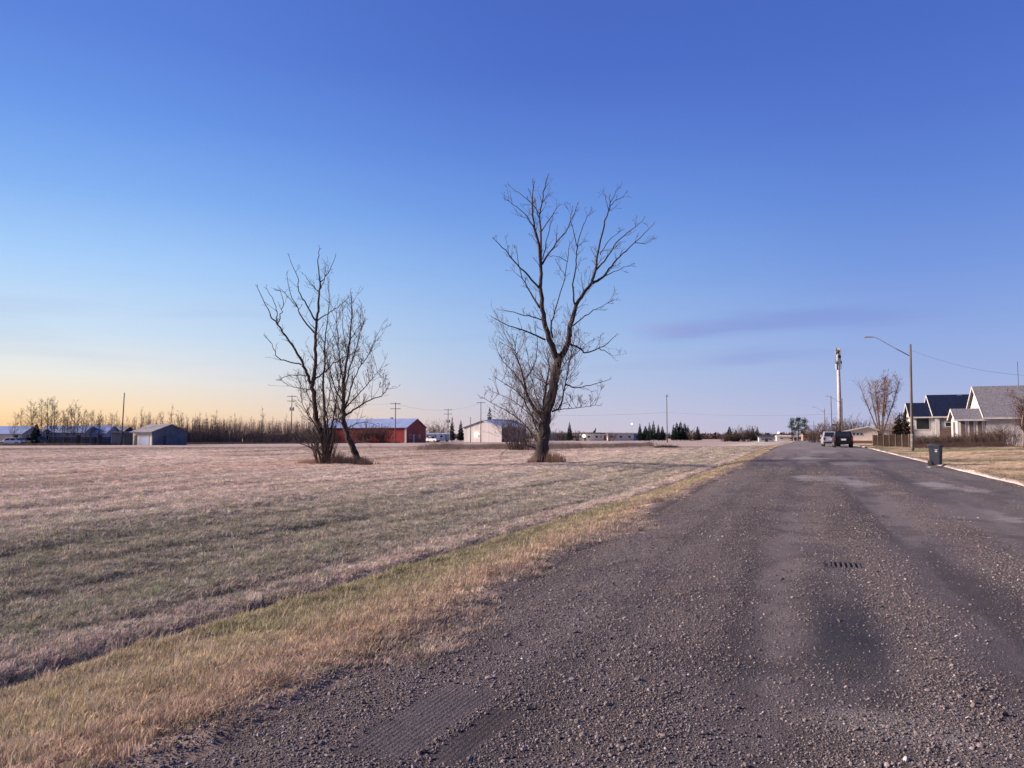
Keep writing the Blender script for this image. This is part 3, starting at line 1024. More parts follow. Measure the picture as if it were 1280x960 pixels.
BIG_D = 48.0
rootb = thing('bare_tree', 'tall bare forked tree with dark trunk and dense low sprouts, standing in the field', 'tree', on_ground(676, BIG_D))
LB = [
    ([(675, 579), (677, 562), (679.5, 544), (682, 520), (690, 490), (694, 469), (698, 450)], .46, .25, 0),
    ([(698, 452), (691, 436), (684, 415), (678, 387), (676, 359), (676, 336), (674, 305), (668, 284), (665.5, 257), (667, 230)], .22, .025, -1.2),
    ([(676, 338), (676, 294), (675, 268), (679.5, 240), (684, 221)], .085, .02, .6),
    ([(677, 330), (691, 310), (710, 284), (722, 256)], .07, .016, 1.3),
    ([(677, 364), (661, 345), (647, 331), (632, 313), (618, 300)], .08, .018, -1.4),
    ([(675, 385), (663, 366), (651, 341), (646, 312)], .075, .015, .9),
    ([(672, 300), (663, 277), (651, 263), (632, 249)], .05, .014, -.6),
    ([(675, 268), (661, 251), (637, 233)], .04, .013, .7),
    ([(676, 290), (691, 268), (697, 258)], .04, .013, -.8),
    ([(678, 325), (685, 294), (690, 272)], .04, .013, .4),
    ([(681, 425), (658, 414), (637, 407), (616, 397)], .065, .016, -1.5),
    ([(678, 400), (661, 395), (637, 389), (622, 387)], .05, .014, 1.2),
    ([(700, 450), (710, 427), (712, 410), (717, 394), (720.5, 381), (733, 362), (740.5, 350), (745, 336), (747.5, 317), (754.5, 282), (762, 260), (761.5, 246)], .20, .022, 1.0),
    ([(762, 258), (770, 250), (777, 247), (783, 241)], .03, .012, .4),
    ([(762, 256), (767, 246), (771, 237)], .03, .012, -.4),
    ([(761, 262), (757, 248), (754, 240)], .028, .012, .2),
    ([(740.5, 354), (754.5, 346), (764, 333), (778, 317), (794, 303), (815, 282)], .10, .015, 1.4),
    ([(745, 337), (759, 322), (771, 303), (790, 287), (804, 275)], .065, .014, -.9),
    ([(757, 345), (771, 338), (787, 332)], .035, .012, .5),
    ([(750, 318), (761, 301), (778, 287)], .035, .012, .9),
    ([(792, 304), (806, 304), (817, 299)], .028, .012, .3),
    ([(719, 381), (716, 362), (720, 331), (722, 309), (729, 282), (739, 263)], .065, .014, -1.0),
    ([(722, 310), (716, 287), (713, 272), (716, 262)], .035, .012, -.2),
    ([(690, 422), (689, 403), (691, 398), (698, 373), (707, 345), (710, 317), (713, 303)], .065, .013, 1.5),
    ([(707, 345), (700, 335), (694, 325)], .028, .012, .5),
    ([(710, 327), (700, 322), (690, 320)], .026, .012, -.3),
    ([(712, 410), (724, 401), (738, 390), (747, 385), (770, 374)], .055, .014, -1.2),
    ([(711, 430), (724, 435), (733, 441), (747, 436), (757, 431), (768, 421)], .075, .016, -1.4),
    ([(747, 436), (757, 439), (766, 446)], .035, .012, -.3),
    ([(690, 514), (700, 509), (706, 483), (713, 450), (720, 415)], .075, .014, -1.0),
    ([(690, 514), (705, 511), (726, 509), (748, 507)], .035, .012, -1.5),
    ([(706, 480), (719, 485), (738, 481), (762, 475)], .055, .014, 1.4),
    ([(679, 522), (665.5, 507), (658, 490), (655, 474), (650, 457), (644, 439), (646, 420)], .13, .016, -1.2),
    ([(679, 515), (682, 485), (686, 464), (684, 440)], .10, .02, 1.2),
    ([(676, 548), (661, 511), (647, 490), (622, 474)], .06, .013, -1.6),
    ([(674, 556), (655, 530), (630, 512), (600, 496)], .05, .012, .9),
    ([(676, 540), (664, 520), (640, 500), (612, 488)], .045, .012, 1.8),
    ([(657, 488), (646, 470), (632, 455), (625, 446)], .045, .012, -.8),
    ([(656, 476), (668, 455), (672, 430), (668, 405)], .045, .012, .6),
    ([(672, 562), (655, 556), (640, 558), (628, 566)], .035, .012, -.8),
    ([(683, 525), (672, 500), (664, 470), (660, 440)], .05, .012, .8),
    ([(686, 500), (697, 475), (706, 455), (722, 440), (740, 425)], .05, .012, 1.6),
]
big, fine, made = limbs_from_photo(rootb, BIG_D, LB, 5, 1.55, .0075)
# the low sprouts: a dense cloud of young shoots left and right of the trunk
r = random.Random(77)
spr = MB()
for (li, cnt, l0, l1) in ((0, 44, 1.5, 3.4), (32, 26, 1.2, 2.6), (34, 19, 1.0, 2.2), (35, 15, .8, 1.6), (36, 15, .8, 1.8), (29, 20, 1.0, 2.4), (33, 16, 1.0, 2.4), (30, 12, .7, 1.5), (41, 18, 1, 2.2), (37, 10, .8, 1.8)):
    Q, rad = made[li]
    for _ in range(cnt):
        i = int(r.uniform(.15 if li else .12, .98) * (len(Q) - 1))
        a = r.uniform(0, 6.283)
        dv = Vector((math.cos(a) * 1.0 - .25, math.sin(a), r.uniform(.5, 1.5)))
        shoot(spr, r, Q[i], dv, r.uniform(l0, l1), .019, 0, 2, .30, .10, 4, 5, rmin=.0072)
big.obj('trunk', M['bark'], rootb, True)
stuff(fine.obj('branches', M['twig'], rootb))
stuff(spr.obj('sprouts', M['pale_twig'], rootb))

LEFT_D = 45.0
rootl = thing('bare_tree', 'bare many-stemmed tree with slender leader and thicket of shoots at its foot', 'tree', on_ground(406, LEFT_D))
LL = [
    ([(407, 581), (407, 572), (405, 553), (397, 527), (393, 504), (391, 479), (393.6, 464), (394, 448), (394.7, 425), (395, 401), (398, 384), (400, 362), (400.6, 353), (397.5, 330), (399, 312)], .21, .018, 0),
    ([(389, 479), (381, 461), (375, 448), (361.6, 426), (346.7, 406), (338, 394), (335.8, 387), (321, 359)], .10, .016, -1.3),
    ([(346.7, 406), (351, 394), (354, 378), (351, 365)], .04, .013, .7),
    ([(345, 402), (346, 390), (342, 375), (333, 362)], .035, .013, -.6),
    ([(392, 416), (375.6, 394), (371.7, 384), (363, 367), (359, 344)], .055, .014, 1.0),
    ([(371, 383), (360, 371), (352, 362)], .03, .012, .4),
    ([(393.6, 400), (383, 380), (374, 364), (371.7, 347), (362, 322)], .055, .013, -.8),
    ([(396, 401), (410, 392), (422, 384), (433, 375)], .045, .013, -1.0),
    ([(400, 353), (410, 342), (419, 322)], .04, .013, .7),
    ([(399, 364), (391, 358), (379, 342)], .035, .013, 1.0),
    ([(401, 362), (405, 350), (407, 335)], .03, .012, -.5),
    ([(393, 475), (407, 464), (420, 452), (439, 442), (447, 438)], .055, .013, 1.5),
    ([(377, 456), (358, 451), (347, 446), (343, 438), (340, 430), (333, 422)], .045, .012, .6),
    ([(383, 470), (374, 469), (358, 470), (352, 474)], .035, .012, -1.2),
    ([(388, 487), (374, 485), (360, 481), (352, 476)], .03, .012, .9),
    ([(407, 575), (406, 530), (405, 505), (403.6, 480), (406, 456), (405.6, 440), (407, 417), (410, 387), (411.6, 353)], .10, .016, -1.0),
    ([(406, 572), (398, 540), (386, 520), (375, 500)], .07, .013, -1.2),
    ([(409, 572), (414, 540), (418, 515), (424, 480), (428, 450)], .075, .013, .9),
    ([(410, 572), (416, 550), (420, 528), (421, 500)], .06, .013, -1.0),
    ([(404, 570), (394, 562), (380, 556), (367, 552)], .05, .013, .4),
    ([(405, 568), (400, 545), (397, 520), (384, 490), (382, 470)], .06, .013, 1.2),
    ([(408, 570), (410, 540), (409, 515), (413, 490), (412, 460)], .065, .013, -.6),
]
big, fine, made = limbs_from_photo(rootl, LEFT_D, LL, 8, 1.2, .007)
r = random.Random(31)
spr = MB()
for (li, cnt, l0, l1) in ((15, 14, 1, 2.2), (16, 20, .8, 2), (17, 22, .8, 2), (20, 20, .8, 1.8), (19, 8, .6, 1.2), (18, 14, .7, 1.6)):
    Q, rad = made[li]
    for _ in range(cnt):
        i = int(r.uniform(.1, .98) * (len(Q) - 1))
        a = r.uniform(0, 6.283)
        shoot(spr, r, Q[i], Vector((math.cos(a), math.sin(a), r.uniform(.5, 1.6))), r.uniform(l0, l1), .016, 0, 2, .3, .13, 4, 4, rmin=.008)
for _ in range(60):                      # dark thicket round the foot
    a, q = r.uniform(0, 6.283), .42 * math.sqrt(r.random())
    p = Vector((math.cos(a) * q, math.sin(a) * q, 0))
    shoot(spr, r, p, Vector((math.cos(a) * .32, math.sin(a) * .32, 1)), r.uniform(.9, 2.5), .026, 0, 1, .1, .07, 4, 4, rmin=.007)
big.obj('trunk', M['bark'], rootl, True)
stuff(fine.obj('branches', M['twig'], rootl))
stuff(spr.obj('sprouts', M['brown_twig'], rootl))

T2_D = 46.0
root2 = thing('bare_tree', 'bare bushy tree with one leaning trunk and a dense fan of fine twigs', 'tree', on_ground(445, T2_D))
L2 = [
    ([(447, 579), (445.6, 571), (437.5, 553), (431, 534), (429, 512), (429.5, 488), (431, 464), (436.6, 425), (439.7, 394), (439, 368)], .24, .016, 0),
    ([(431, 520), (441, 513), (452, 506), (465, 499), (479, 493), (486, 482)], .07, .013, -1.0),
    ([(430, 522), (421, 505), (415, 488), (406, 462)], .06, .012, .9),
    ([(430, 515), (436, 495), (440, 480), (452, 456), (463, 440), (470, 419)], .06, .013, 1.0),
    ([(429, 495), (424, 480), (421, 465), (417, 440)], .045, .012, -.9),
    ([(429, 490), (427, 465), (424, 440), (421, 410), (420, 388)], .06, .013, -.4),
    ([(430, 500), (434, 470), (444, 440), (452, 410), (457, 400)], .06, .013, -1.2),
    ([(434, 440), (430, 420), (428, 400), (428, 385)], .035, .012, .8),
    ([(433, 540), (425, 528), (414, 522), (400, 520)], .045, .012, -.8),
    ([(432, 538), (444, 530), (456, 528), (468, 530)], .04, .012, 1.0),
    ([(439, 556), (452, 552), (463, 549)], .028, .012, -.8),
    ([(430, 512), (446, 494), (462, 478), (474, 462)], .05, .012, .3),
    ([(437, 425), (446, 412), (452, 404)], .03, .012, .6),
    ([(429, 505), (417, 480), (411, 455), (404, 432)], .05, .012, -1.3),
]
big, fine, made = limbs_from_photo(root2, T2_D, L2, 9, 2.4, .0085)
r = random.Random(32)
for (li, cnt) in ((0, 28), (1, 10), (3, 13), (6, 14), (5, 12), (11, 10), (2, 8), (13, 8)):
    Q, rad = made[li]
    for _ in range(cnt):
        i = int(r.uniform(.3, .98) * (len(Q) - 1))
        a = r.uniform(0, 6.283)
        shoot(fine, r, Q[i], Vector((math.cos(a) * .8, math.sin(a) * .8, r.uniform(.6, 1.6))), r.uniform(.7, 1.6), .015, 0, 2, .3, .10, 4, 4, rmin=.0075)
big.obj('trunk', M['bark'], root2, True)
stuff(fine.obj('branches', M['pale_twig'], root2))


def grass_clump(name, label, px, d, w, h, n, seed, mat_='dead_grass'):
    r_ = random.Random(seed)
    b = MB()
    o = on_ground(px, d)
    for _ in range(n):
        kc = r_.randrange(9)
        x_, y_ = w * (((kc * 37) % 9) / 4 - 1) * .8 + r_.gauss(0, w * .13), ((kc * 53) % 9) / 9 - .5 + r_.gauss(0, .2)
        hh = h * r_.uniform(.15, 1.1) * math.exp(-(x_ / (w * 1.2)) ** 2) * (.55 + .5 * ((kc * 29) % 9) / 8) + .05
        a = r_.uniform(0, 6.283)
        lx, ly = math.cos(a) * hh * .35, math.sin(a) * hh * .35
        ww = .012
        X_, Y_ = x_ * CY - y_ * SY, x_ * SY + y_ * CY
        zb = float(ground_z(o.x + X_, o.y + Y_)) - o.z
        b.add([(X_ - ww, Y_, zb - .02), (X_ + ww, Y_ + .004, zb - .02), (X_ + lx * .4 + ww * .7, Y_ + ly * .4, zb + hh * .6), (X_ + lx * .4 - ww * .7, Y_ + ly * .4, zb + hh * .6), (X_ + lx, Y_ + ly, zb + hh)], [(0, 1, 2, 3), (3, 2, 4)])
    ob = b.obj(name, M[mat_], loc=o)
    return stuff(ob, label, 'grass')


grass_clump('tall_grass', 'tall reddish dry grass round the foot of the forked tree', 682, BIG_D - .3, 1.15, .95, 950, 3)
grass_clump('tall_grass', 'dry uncut grass under the two bare trees at the field edge', 423, LEFT_D - .2, 2.2, .75, 1900, 4)


# ------------------------------------------------------------------ trees and shrubs farther off
def conifer(seed, h, rad, mat_, faces=900, low=.06, power=.85):
    r_ = random.Random(seed)
    tr, cr = MB(), MB()
    tr.tube([(0, 0, -.1), (0, 0, h * .5), (0, 0, h * .97)], [h * .018, h * .011, .01], 6)
    for _ in range(faces):
        t = low + (1 - low) * (1 - math.sqrt(r_.random()))
        z = t * h
        q = rad * (1 - t) ** power * (1 + .22 * math.sin(z * 7.0 / h * 6 + seed)) * r_.uniform(.35, 1.1)
        a = r_.uniform(0, 6.283)
        ln = (.10 + .12 * (1 - t)) * rad * 1.6
        c, s = math.cos(a), math.sin(a)
        p = Vector((c * q, s * q, z))
        o_ = Vector((c, s, r_.uniform(-.55, .1))) * ln
        side = Vector((-s, c, r_.uniform(-.3, .3))) * ln * .38
        cr.add([p - side, p + side, p + o_ + Vector((0, 0, -.1 * ln))], [(0, 1, 2)])
        cr.add([p - o_ * .3, p + o_ * .9, p + Vector((0, 0, ln * .6))], [(0, 1, 2)])
    for k in range(7):
        cr.add([(0.06 * math.cos(k), .06 * math.sin(k), h * .9), (-.06 * math.cos(k), -.06 * math.sin(k), h * .9), (0, 0, h * r_.uniform(.98, 1.03))], [(0, 1, 2)])
    return tr, cr


def tree_thing(name, label, cat, tr, cr, mt, mc, loc, group=None, tn='trunk', cn_='crown'):
    t = thing(name, label, cat, loc, 0, group)
    tr.obj(tn, mt, t, True)
    cr.obj(cn_, mc, t)
    return t


def aspen(seed, h, spread=.55, n=42, rmin=.012, base=.3, ln=1.0):
    r_ = random.Random(seed)
    tr, cr = MB(), MB()
    pts = [Vector((0, 0, -.2))]
    d = Vector((r_.gauss(0, .05), r_.gauss(0, .05), 1))
    for i in range(7):
        pts.append(pts[-1] + (d + rvec(r_, .05)).normalized() * h / 7)
    rad = [.085 * h / 8 * (1 - .85 * i / 7) for i in range(8)]
    tr.tube(pts, rad, 6)
    for _ in range(n):
        t = r_.uniform(base, .99) * 7
        i = min(int(t), 6)
        p = pts[i].lerp(pts[i + 1], t - i)
        a = r_.uniform(0, 6.283)
        shoot(cr, r_, p, Vector((math.cos(a) * spread, math.sin(a) * spread, r_.uniform(.5, 1.1))), h * ln * r_.uniform(.12, .26) * (1.25 - t / 7), .022, 0, 1 if ln == 1 else 2, .25, .12, 3, 3, rmin=rmin)
    return tr, cr


def shrub(seed, h, w, n, rmin=.008, levels=2, depth=None, up=.2, rad=.02):
    r_ = random.Random(seed)
    b = MB()
    for _ in range(n):
        a, q = r_.uniform(0, 6.283), math.sqrt(r_.random())
        p = Vector((math.cos(a) * q * w * .3, math.sin(a) * q * (depth or w) * .3, -.05))
        shoot(b, r_, p, Vector((math.cos(a) * q * .7, math.sin(a) * q * .7, 1)), h * r_.uniform(.55, 1.0), rad, 0, levels, up, .10, 4, 4, rmin=rmin)
    return b


# leafless wood along the far side of the field
WL = 'slim leafless tree in the wood beyond the field'
WG = 'leafless trees of the wood'
protos = []
for k in range(7):
    tr, cr = aspen(100 + k, 7.0 + .35 * k, .95, 34, .010)
    protos.append((tr.mesh('trunk', True), cr.mesh('crown')))
for a, b_ in protos:
    a.materials.append(M['aspen'])
    b_.materials.append(M['wood_twig'])
r = random.Random(5)
for k in range(150):
    px_ = 118 + (478 - 118) * (k + r.random()) / 150
    d_ = np.interp(px_, [118, 250, 478], [168, 178, 232]) + r.uniform(0, 22)
    g_ = on_ground(px_, float(d_))
    t = thing('leafless_tree', WL, 'tree', g_, r.uniform(0, 6.28), WG)
    a, b_ = protos[r.randrange(7)]
    s_ = r.uniform(.66, .98) * (1.15 if r.random() < .12 else 1)
    t.scale = (s_, s_, s_)
    for nm, me in (('trunk', a), ('crown', b_)):
        o = bpy.data.objects.new(nm, me)
        COL.objects.link(o)
        o.parent = t
th = MB()
for k in range(5200):
    px_ = r.uniform(100, 486)
    d_ = float(np.interp(px_, [100, 250, 486], [164, 172, 226])) + abs(r.gauss(0, 8))
    g_ = on_ground(px_, d_)
    hh = r.uniform(2.2, 5.9) * (1 if px_ > 240 else .8)
    top = g_ + Vector((r.gauss(0, .7), r.gauss(0, .7), hh))
    th.tube([g_, g_.lerp(top, .55) + rvec(r, .2), top], [.045, .035, .012], 3, cap=False)
stuff(th.obj('undergrowth', M['wood_twig']), 'dense dark leafless undergrowth of the wood beyond the field', 'undergrowth')

# taller bare trees among the farm buildings at the left
YT = 'tall thin bare tree in the clump beside the farmyard sheds'
pr2 = []
for k in range(5):
    tr, cr = aspen(140 + k, 9.0, 1.1, 52, .012, .22, 1.45)
    pr2.append((tr.mesh('trunk', True), cr.mesh('crown')))
for a, b_ in pr2:
    a.materials.append(M['pole_wood'])
    b_.materials.append(M['brown_twig'])
for k, (px_, top, d_) in enumerate(((18, 514, 150), (25, 510, 156), (38, 503, 152), (44, 500, 158), (52, 497, 150), (58, 496, 152), (63, 495, 154), (68, 498, 149), (75, 516, 151), (80, 512, 147), (85, 504, 152), (90, 508, 149), (94, 500, 150), (97, 506, 155),
                                 (102, 512, 148), (107, 510, 153), (113, 512, 150), (122, 513, 150), (128, 517, 152), (140, 516, 158), (185, 514, 172), (200, 514, 170), (224, 513, 176))):
    t = thing('bare_yard_tree', YT, 'tree', on_ground(px_, d_), k * 1.7, 'bare trees in the farmyard')
    a, b_ = pr2[k % 5]
    s_ = (1.6 + (546 - top) * d_ / FPX) / 9.2
    t.scale = (s_, s_, s_)
    for nm, me in (('trunk', a), ('crown', b_)):
        o = bpy.data.objects.new(nm, me)
        COL.objects.link(o)
        o.parent = t

# spruces, one mesh of each kind shared
spruce = []
for k, (h_, w_) in enumerate(((8, 1.7), (8, 1.3), (8, 2.2), (8, .95))):
    tr, cr = conifer(200 + k, h_, w_, None, 1100)
    a, b_ = tr.mesh('trunk', True), cr.mesh('crown')
    a.materials.append(M['bark'])
    b_.materials.append(M['needle'])
    spruce.append((a, b_))


def put_spruce(px_, top, d_, kind, label, group=None, base=None, width=1.0):
    g_ = on_ground(px_, d_)
    h_ = EYE + (546 - top) * d_ / FPX - g_.z
    t = thing('spruce_tree', label, 'tree', g_, px_ * .7, group)
    s_ = h_ / 8
    t.scale = (s_ * width, s_ * width, s_)
    for nm, me in zip(('trunk', 'crown'), spruce[kind]):
        o = bpy.data.objects.new(nm, me)
        COL.objects.link(o)
        o.parent = t


put_spruce(45, 529, 150, 2, 'dark broad spruce in front of the farmyard buildings')
put_spruce(565, 520, 246, 3, 'narrow columnar spruce beside the pole with transformer')
put_spruce(576, 525, 262, 1, 'small dark spruce standing behind the pale metal shed')
put_spruce(612, 509, 270, 3, 'tall ragged spruce rising behind the roof of the pale metal shed', width=1.35)
put_spruce(712, 527, 290, 1, 'lone spruce right behind the forked tree, near the trailers')
for px_, top in ((800, 529), (807, 532), (812, 528), (817, 526), (823, 530), (828, 532)):
    put_spruce(px_, top, 300 + px_ % 7, (0, 1, 1, 2, 1, 1)[px_ % 6], 'dark spruce in the thicket left of the lone utility pole', 'spruces left of the lone pole')
for px_, top in ((842, 530), (846, 527), (851, 526), (856, 528), (860, 531)):
    put_spruce(px_, top, 305 + px_ % 5, (1, 0, 1, 0, 1)[px_ % 5], 'dark spruce in the clump right of the lone utility pole', 'spruces right of the lone pole')
put_spruce(872, 532, 300, 0, 'single dark spruce set apart from the clump near the pole')
put_spruce(912, 533, 265, 2, 'ragged dark spruce at one end of the brown shrubbery')
put_spruce(920, 537, 262, 2, 'low dark spruce among the brown shrubbery')
put_spruce(941, 532, 262, 1, 'dark spruce standing at the shed end of the shrubbery')
put_spruce(947, 533, 266, 1, 'slim dark spruce right beside the white shed')


def shrub_thing(name, label, px_, top, d_, w, n, m, seed, group=None, rmin=.02, rad=.03, levels=2):
    g_ = on_ground(px_, d_)
    h_ = EYE + (546 - top) * d_ / FPX - g_.z
    t = thing(name, label, 'shrub', g_, 0, group)
    stuff(shrub(seed, h_ * 1.05, w, n, rmin, levels, rad=rad).obj('branches', M[m], t))
    return t


for k, (px_, top, w) in enumerate(((906, 541, 4), (917, 542, 4.5), (926, 537, 5), (934, 534, 5))):
    shrub_thing('bare_shrub', 'dense brown leafless shrub in the shrubbery next to the white shed', px_, top, 258, w, 46, 'brown_twig', 300 + k, 'brown shrubs by the white shed', .03, .05)
for k, (px_, top, w) in enumerate(((445, 536, 6), (457, 534, 6), (469, 533, 6), (481, 536, 5))):
    shrub_thing('bare_shrub', 'dark leafless bush growing along the side of the red barn', px_, top, 196, w, 40, 'brown_twig', 310 + k, 'bushes by the red barn', .03, .05)
for k, (px_, top, w) in enumerate(((537, 529, 5), (545, 527, 5), (553, 529, 4))):
    shrub_thing('bare_shrub', 'grey leafless bush behind the parked camper vans', px_, top, 262, w, 26, 'twig', 320 + k, 'bushes behind the campers', .025, .04)
t = shrub_thing('bare_shrub', 'tall conical brown shrub standing behind the forked tree', 645, 511, 92, 2.6, 60, 'brown_twig', 330, None, .014, .03)
shrub_thing('bare_shrub', 'low spreading brown shrub beside the tall conical one', 659, 535, 90, 3.6, 46, 'brown_twig', 331, None, .013, .026)
for k, (px_, top, w) in enumerate(((1019, 536, 5), (1026, 531, 6), (1036, 527, 6), (1045, 529, 6), (1057, 525, 5), (1066, 523, 6), (1076, 526, 5))):
    shrub_thing('bare_shrub', 'reddish brown leafless bush at the far end of the street behind the cars', px_, top, 205 + 4 * k, w, 36, 'brown_twig', 340 + k, 'bushes at the end of the street', .03, .05)
for k, (px_, top) in enumerate(((697, 538), (704, 540), (722, 540), (866, 536), (763, 541))):
    shrub_thing('bare_shrub', 'small grey bush by the distant trailers', px_, top, 300, 4, 24, 'twig', 360 + k, 'bushes by the trailers', .03, .05)

# pines at the road's end
r = random.Random(41)
for k, (px_, top, d_) in enumerate(((990, 523, 300), (998, 522, 305), (1006, 522, 302))):
    g_ = on_ground(px_, d_)
    h_ = EYE + (546 - top) * d_ / FPX - g_.z
    tr, cr = MB(), MB()
    tr.tube([(0, 0, -.1), (.1, 0, h_ * .5), (0, 0, h_ * .95)], [.22, .15, .04], 7)
    for q in range(46):
        f_ = r.uniform(.0, 1.0)
        z = h_ * (.24 + .74 * f_)
        a, rr = r.uniform(0, 6.283), math.sqrt(r.random()) * 1.25 * (.35 + .75 * math.sin(math.pi * min(.97, .18 + .80 * f_)) ** .8)
        c = Vector((math.cos(a) * rr, math.sin(a) * rr, z))
        tr.tube([(0, 0, z - .5), c], [.05, .03], 4)
        for _ in range(34):
            v = rvec(r, .36)
            p = c + Vector((v.x * 1.1, v.y * 1.1, v.z * .8))
            u1, u2 = rvec(r, .17), rvec(r, .17)
            cr.add([p, p + u1, p + u2], [(0, 1, 2)])
    tree_thing('pine_tree', 'dark pine with open clumped crown at the far end of the road', 'tree', tr, cr, M['bark'], M['needle'], g_, 'three pines at the road end')

# the street tree with a few dead leaves
g_ = on_ground(1101, 150)
r = random.Random(51)
tr, cr, lf = MB(), MB(), MB()
H_ = 12.6
stems = []
for k in range(8):
    a = k * 6.283 / 8 + r.uniform(-.3, .3)
    q = (2.7, 1.1, 2.2, 1.5, 2.8, .8, 2.3, 1.6)[k]
    pts = [Vector((0, 0, -.1)), Vector((math.cos(a) * .25, math.sin(a) * .25, 1.6)), Vector((math.cos(a) * q * .55, math.sin(a) * q * .55, H_ * .42)), Vector((math.cos(a) * q, math.sin(a) * q, H_ * .7)), Vector((math.cos(a) * q * 1.35, math.sin(a) * q * 1.35, H_ * r.uniform(.9, 1.0)))]
    tr.tube(pts, [.2, .16, .12, .07, .02], 6)
    for _ in range(46):
        t = r.uniform(1.9, 3.98)
        i = int(t)
        p = pts[i].lerp(pts[i + 1], t - i)
        b2 = r.uniform(0, 6.283)
        n0 = len(cr.v)
        shoot(cr, r, p, Vector((math.cos(b2) * .8, math.sin(b2) * .8, 1)), r.uniform(1.0, 2.4), .03, 0, 1, .2, .12, 3, 3, rmin=.012)
        for _ in range(5):
            v = Vector(cr.v[r.randrange(n0, len(cr.v))])
            if v.x < -.6 or r.random() < .3:
                continue
            for _ in range(3):
                w = v + rvec(r, .16)
                lf.add([w, w + rvec(r, .10), w + rvec(r, .10)], [(0, 1, 2)])
t = tree_thing('street_tree', 'many-stemmed street tree with reddish dead leaves behind the board fence', 'tree', tr, cr, M['pole_wood'], M['pale_twig'], g_)
stuff(lf.obj('leaves', M['red_leaf'], t))
for k, (px_, top) in enumerate(((1113, 522), (1121, 519), (1130, 514))):
    shrub_thing('bare_shrub', 'pale bare shrub behind the russet cypress', px_, top, 140, 4, 22, 'pale_twig', 380 + k, 'pale shrubs behind the cypress', .02, .03)
tr, cr = conifer(250, 3.9, 1.0, None, 2200, .02, .38)
t = tree_thing('cypress_bush', 'rounded russet evergreen bush beside the blue-roofed house', 'shrub', tr, cr, M['bark'], M['needle_brown'], on_ground(1128, 92))
t.scale = (1.0, 1.0, 1.0)


# ------------------------------------------------------------------ houses
def v_roof(y0, y1, eave, ridge, x0, x1, oh=.35, th=.14):
    ym = (y0 + y1) / 2
    sl_ = (ridge - eave) / (ym - y0)
    ze = eave - oh * sl_
    return MB().prism_x([(y0 - oh, ze), (ym, ridge), (y1 + oh, ze), (y1 + oh, ze + th), (ym, ridge + th * 1.15), (y0 - oh, ze + th)], x0 - .3, x1 + .3)


def barge(y0, y1, eave, ridge, x, oh=.35, th=.20):
    ym = (y0 + y1) / 2
    sl_ = (ridge - eave) / (ym - y0)
    ze = eave - oh * sl_
    return MB().prism_x([(y0 - oh - .01, ze - .06), (ym, ridge - .06), (y1 + oh + .01, ze - .06), (y1 + oh + .01, ze + th - .02), (ym, ridge + th - .02), (y0 - oh - .01, ze + th - .02)], x - .04, x)


def window(root, side, a, b, z0, z1, plane, mf, mg=None, fr=.09, split=1):
    """framed window lying on a wall plane: side '-y' spans x from a to b, '-x' spans y from a to b"""
    mg = mg or M['glass']
    s = -1 if side[0] == '-' else 1
    lo, hi = sorted((plane, plane + s * .05))
    w = (MB().box(a, b, lo, hi, z0, z1) if side[1] == 'y' else MB().box(lo, hi, a, b, z0, z1)).obj('window', mf, root)
    lo, hi = sorted((plane + s * .02, plane + s * .062))
    hgt_ = (z1 - z0 - fr * (split + 1)) / split
    for k in range(split):
        q0 = z0 + fr + k * (hgt_ + fr)
        m = MB().box(a + fr, b - fr, lo, hi, q0, q0 + hgt_) if side[1] == 'y' else MB().box(lo, hi, a + fr, b - fr, q0, q0 + hgt_)
        m.obj('pane', mg, w)
    return w


def gable_house(root, x0, x1, y0, y1, eave, ridge, wall, roof, trim, fronts=True, wname='wall', rname='roof', base=-.6):
    MB().prism_x([(y0, base), (y1, base), (y1, eave), ((y0 + y1) / 2, ridge), (y0, eave)], x0, x1).obj(wname, wall, root)
    ro = v_roof(y0, y1, eave, ridge, x0, x1).obj(rname, roof, root)
    if trim:
        barge(y0, y1, eave, ridge, x0 - .302).obj('bargeboard', trim, ro)
        oh, sl_ = .35, (ridge - eave) / ((y1 - y0) / 2)
        MB().box(x0 - .29, x1 + .29, y0 - .37, y0 - .352, eave - oh * sl_ - .03, eave - oh * sl_ + .13).obj('gutter_board', trim, ro)
    return ro


# blue-roofed house
gB = on_ground(1170, 90)
zB = gB.z
hB = thing('blue_roofed_house', 'small white and grey house with dark blue roof and glazed front wing', 'house', gB)
eB, rB = 4.05 - zB, 6.55 - zB
gable_house(hB, 0, 9.5, 0, 8.4, eB, rB, M['grey_siding'], M['blue_roof'], M['white_paint'])
MB().box(.02, 9.4, -.03, -.002, -.5, eB - 1.45).obj('skirting', M['brown_wall'], hB)
MB().box(-.06, .42, -.06, .2, -.4, eB - .02).obj('corner_board', M['white_paint'], hB)
window(hB, '-y', .95, 1.95, eB - 1.30, eB - .22, 0, M['white_paint'], split=2)
gable_house(hB, -2.45, -.07, .25, 5.5, eB - .02, 5.55 - zB, M['white_siding'], M['blue_roof'], M['white_paint'], wname='wing_wall', rname='wing_roof')
window(hB, '-y', -2.05, -.55, eB - 1.62, eB - .15, .25, M['white_paint'])
MB().box(-2.2, -.3, .16, .246, eB - 2.6, eB - 1.8).obj('apron_panel', M['white_paint'], hB)
dr_ = MB().box(-.47, -.12, .19, .246, eB - 2.4, eB - .2).obj('door', M['white_paint'], hB)
MB().box(-.43, -.40, .15, .19, eB - 1.4, eB - 1.3).obj('handle', M['dark_metal'], dr_)
MB().box(3.0, 3.5, 4.0, 4.5, rB - .3, rB + .1).obj('flue', M['grey_metal'], hB)

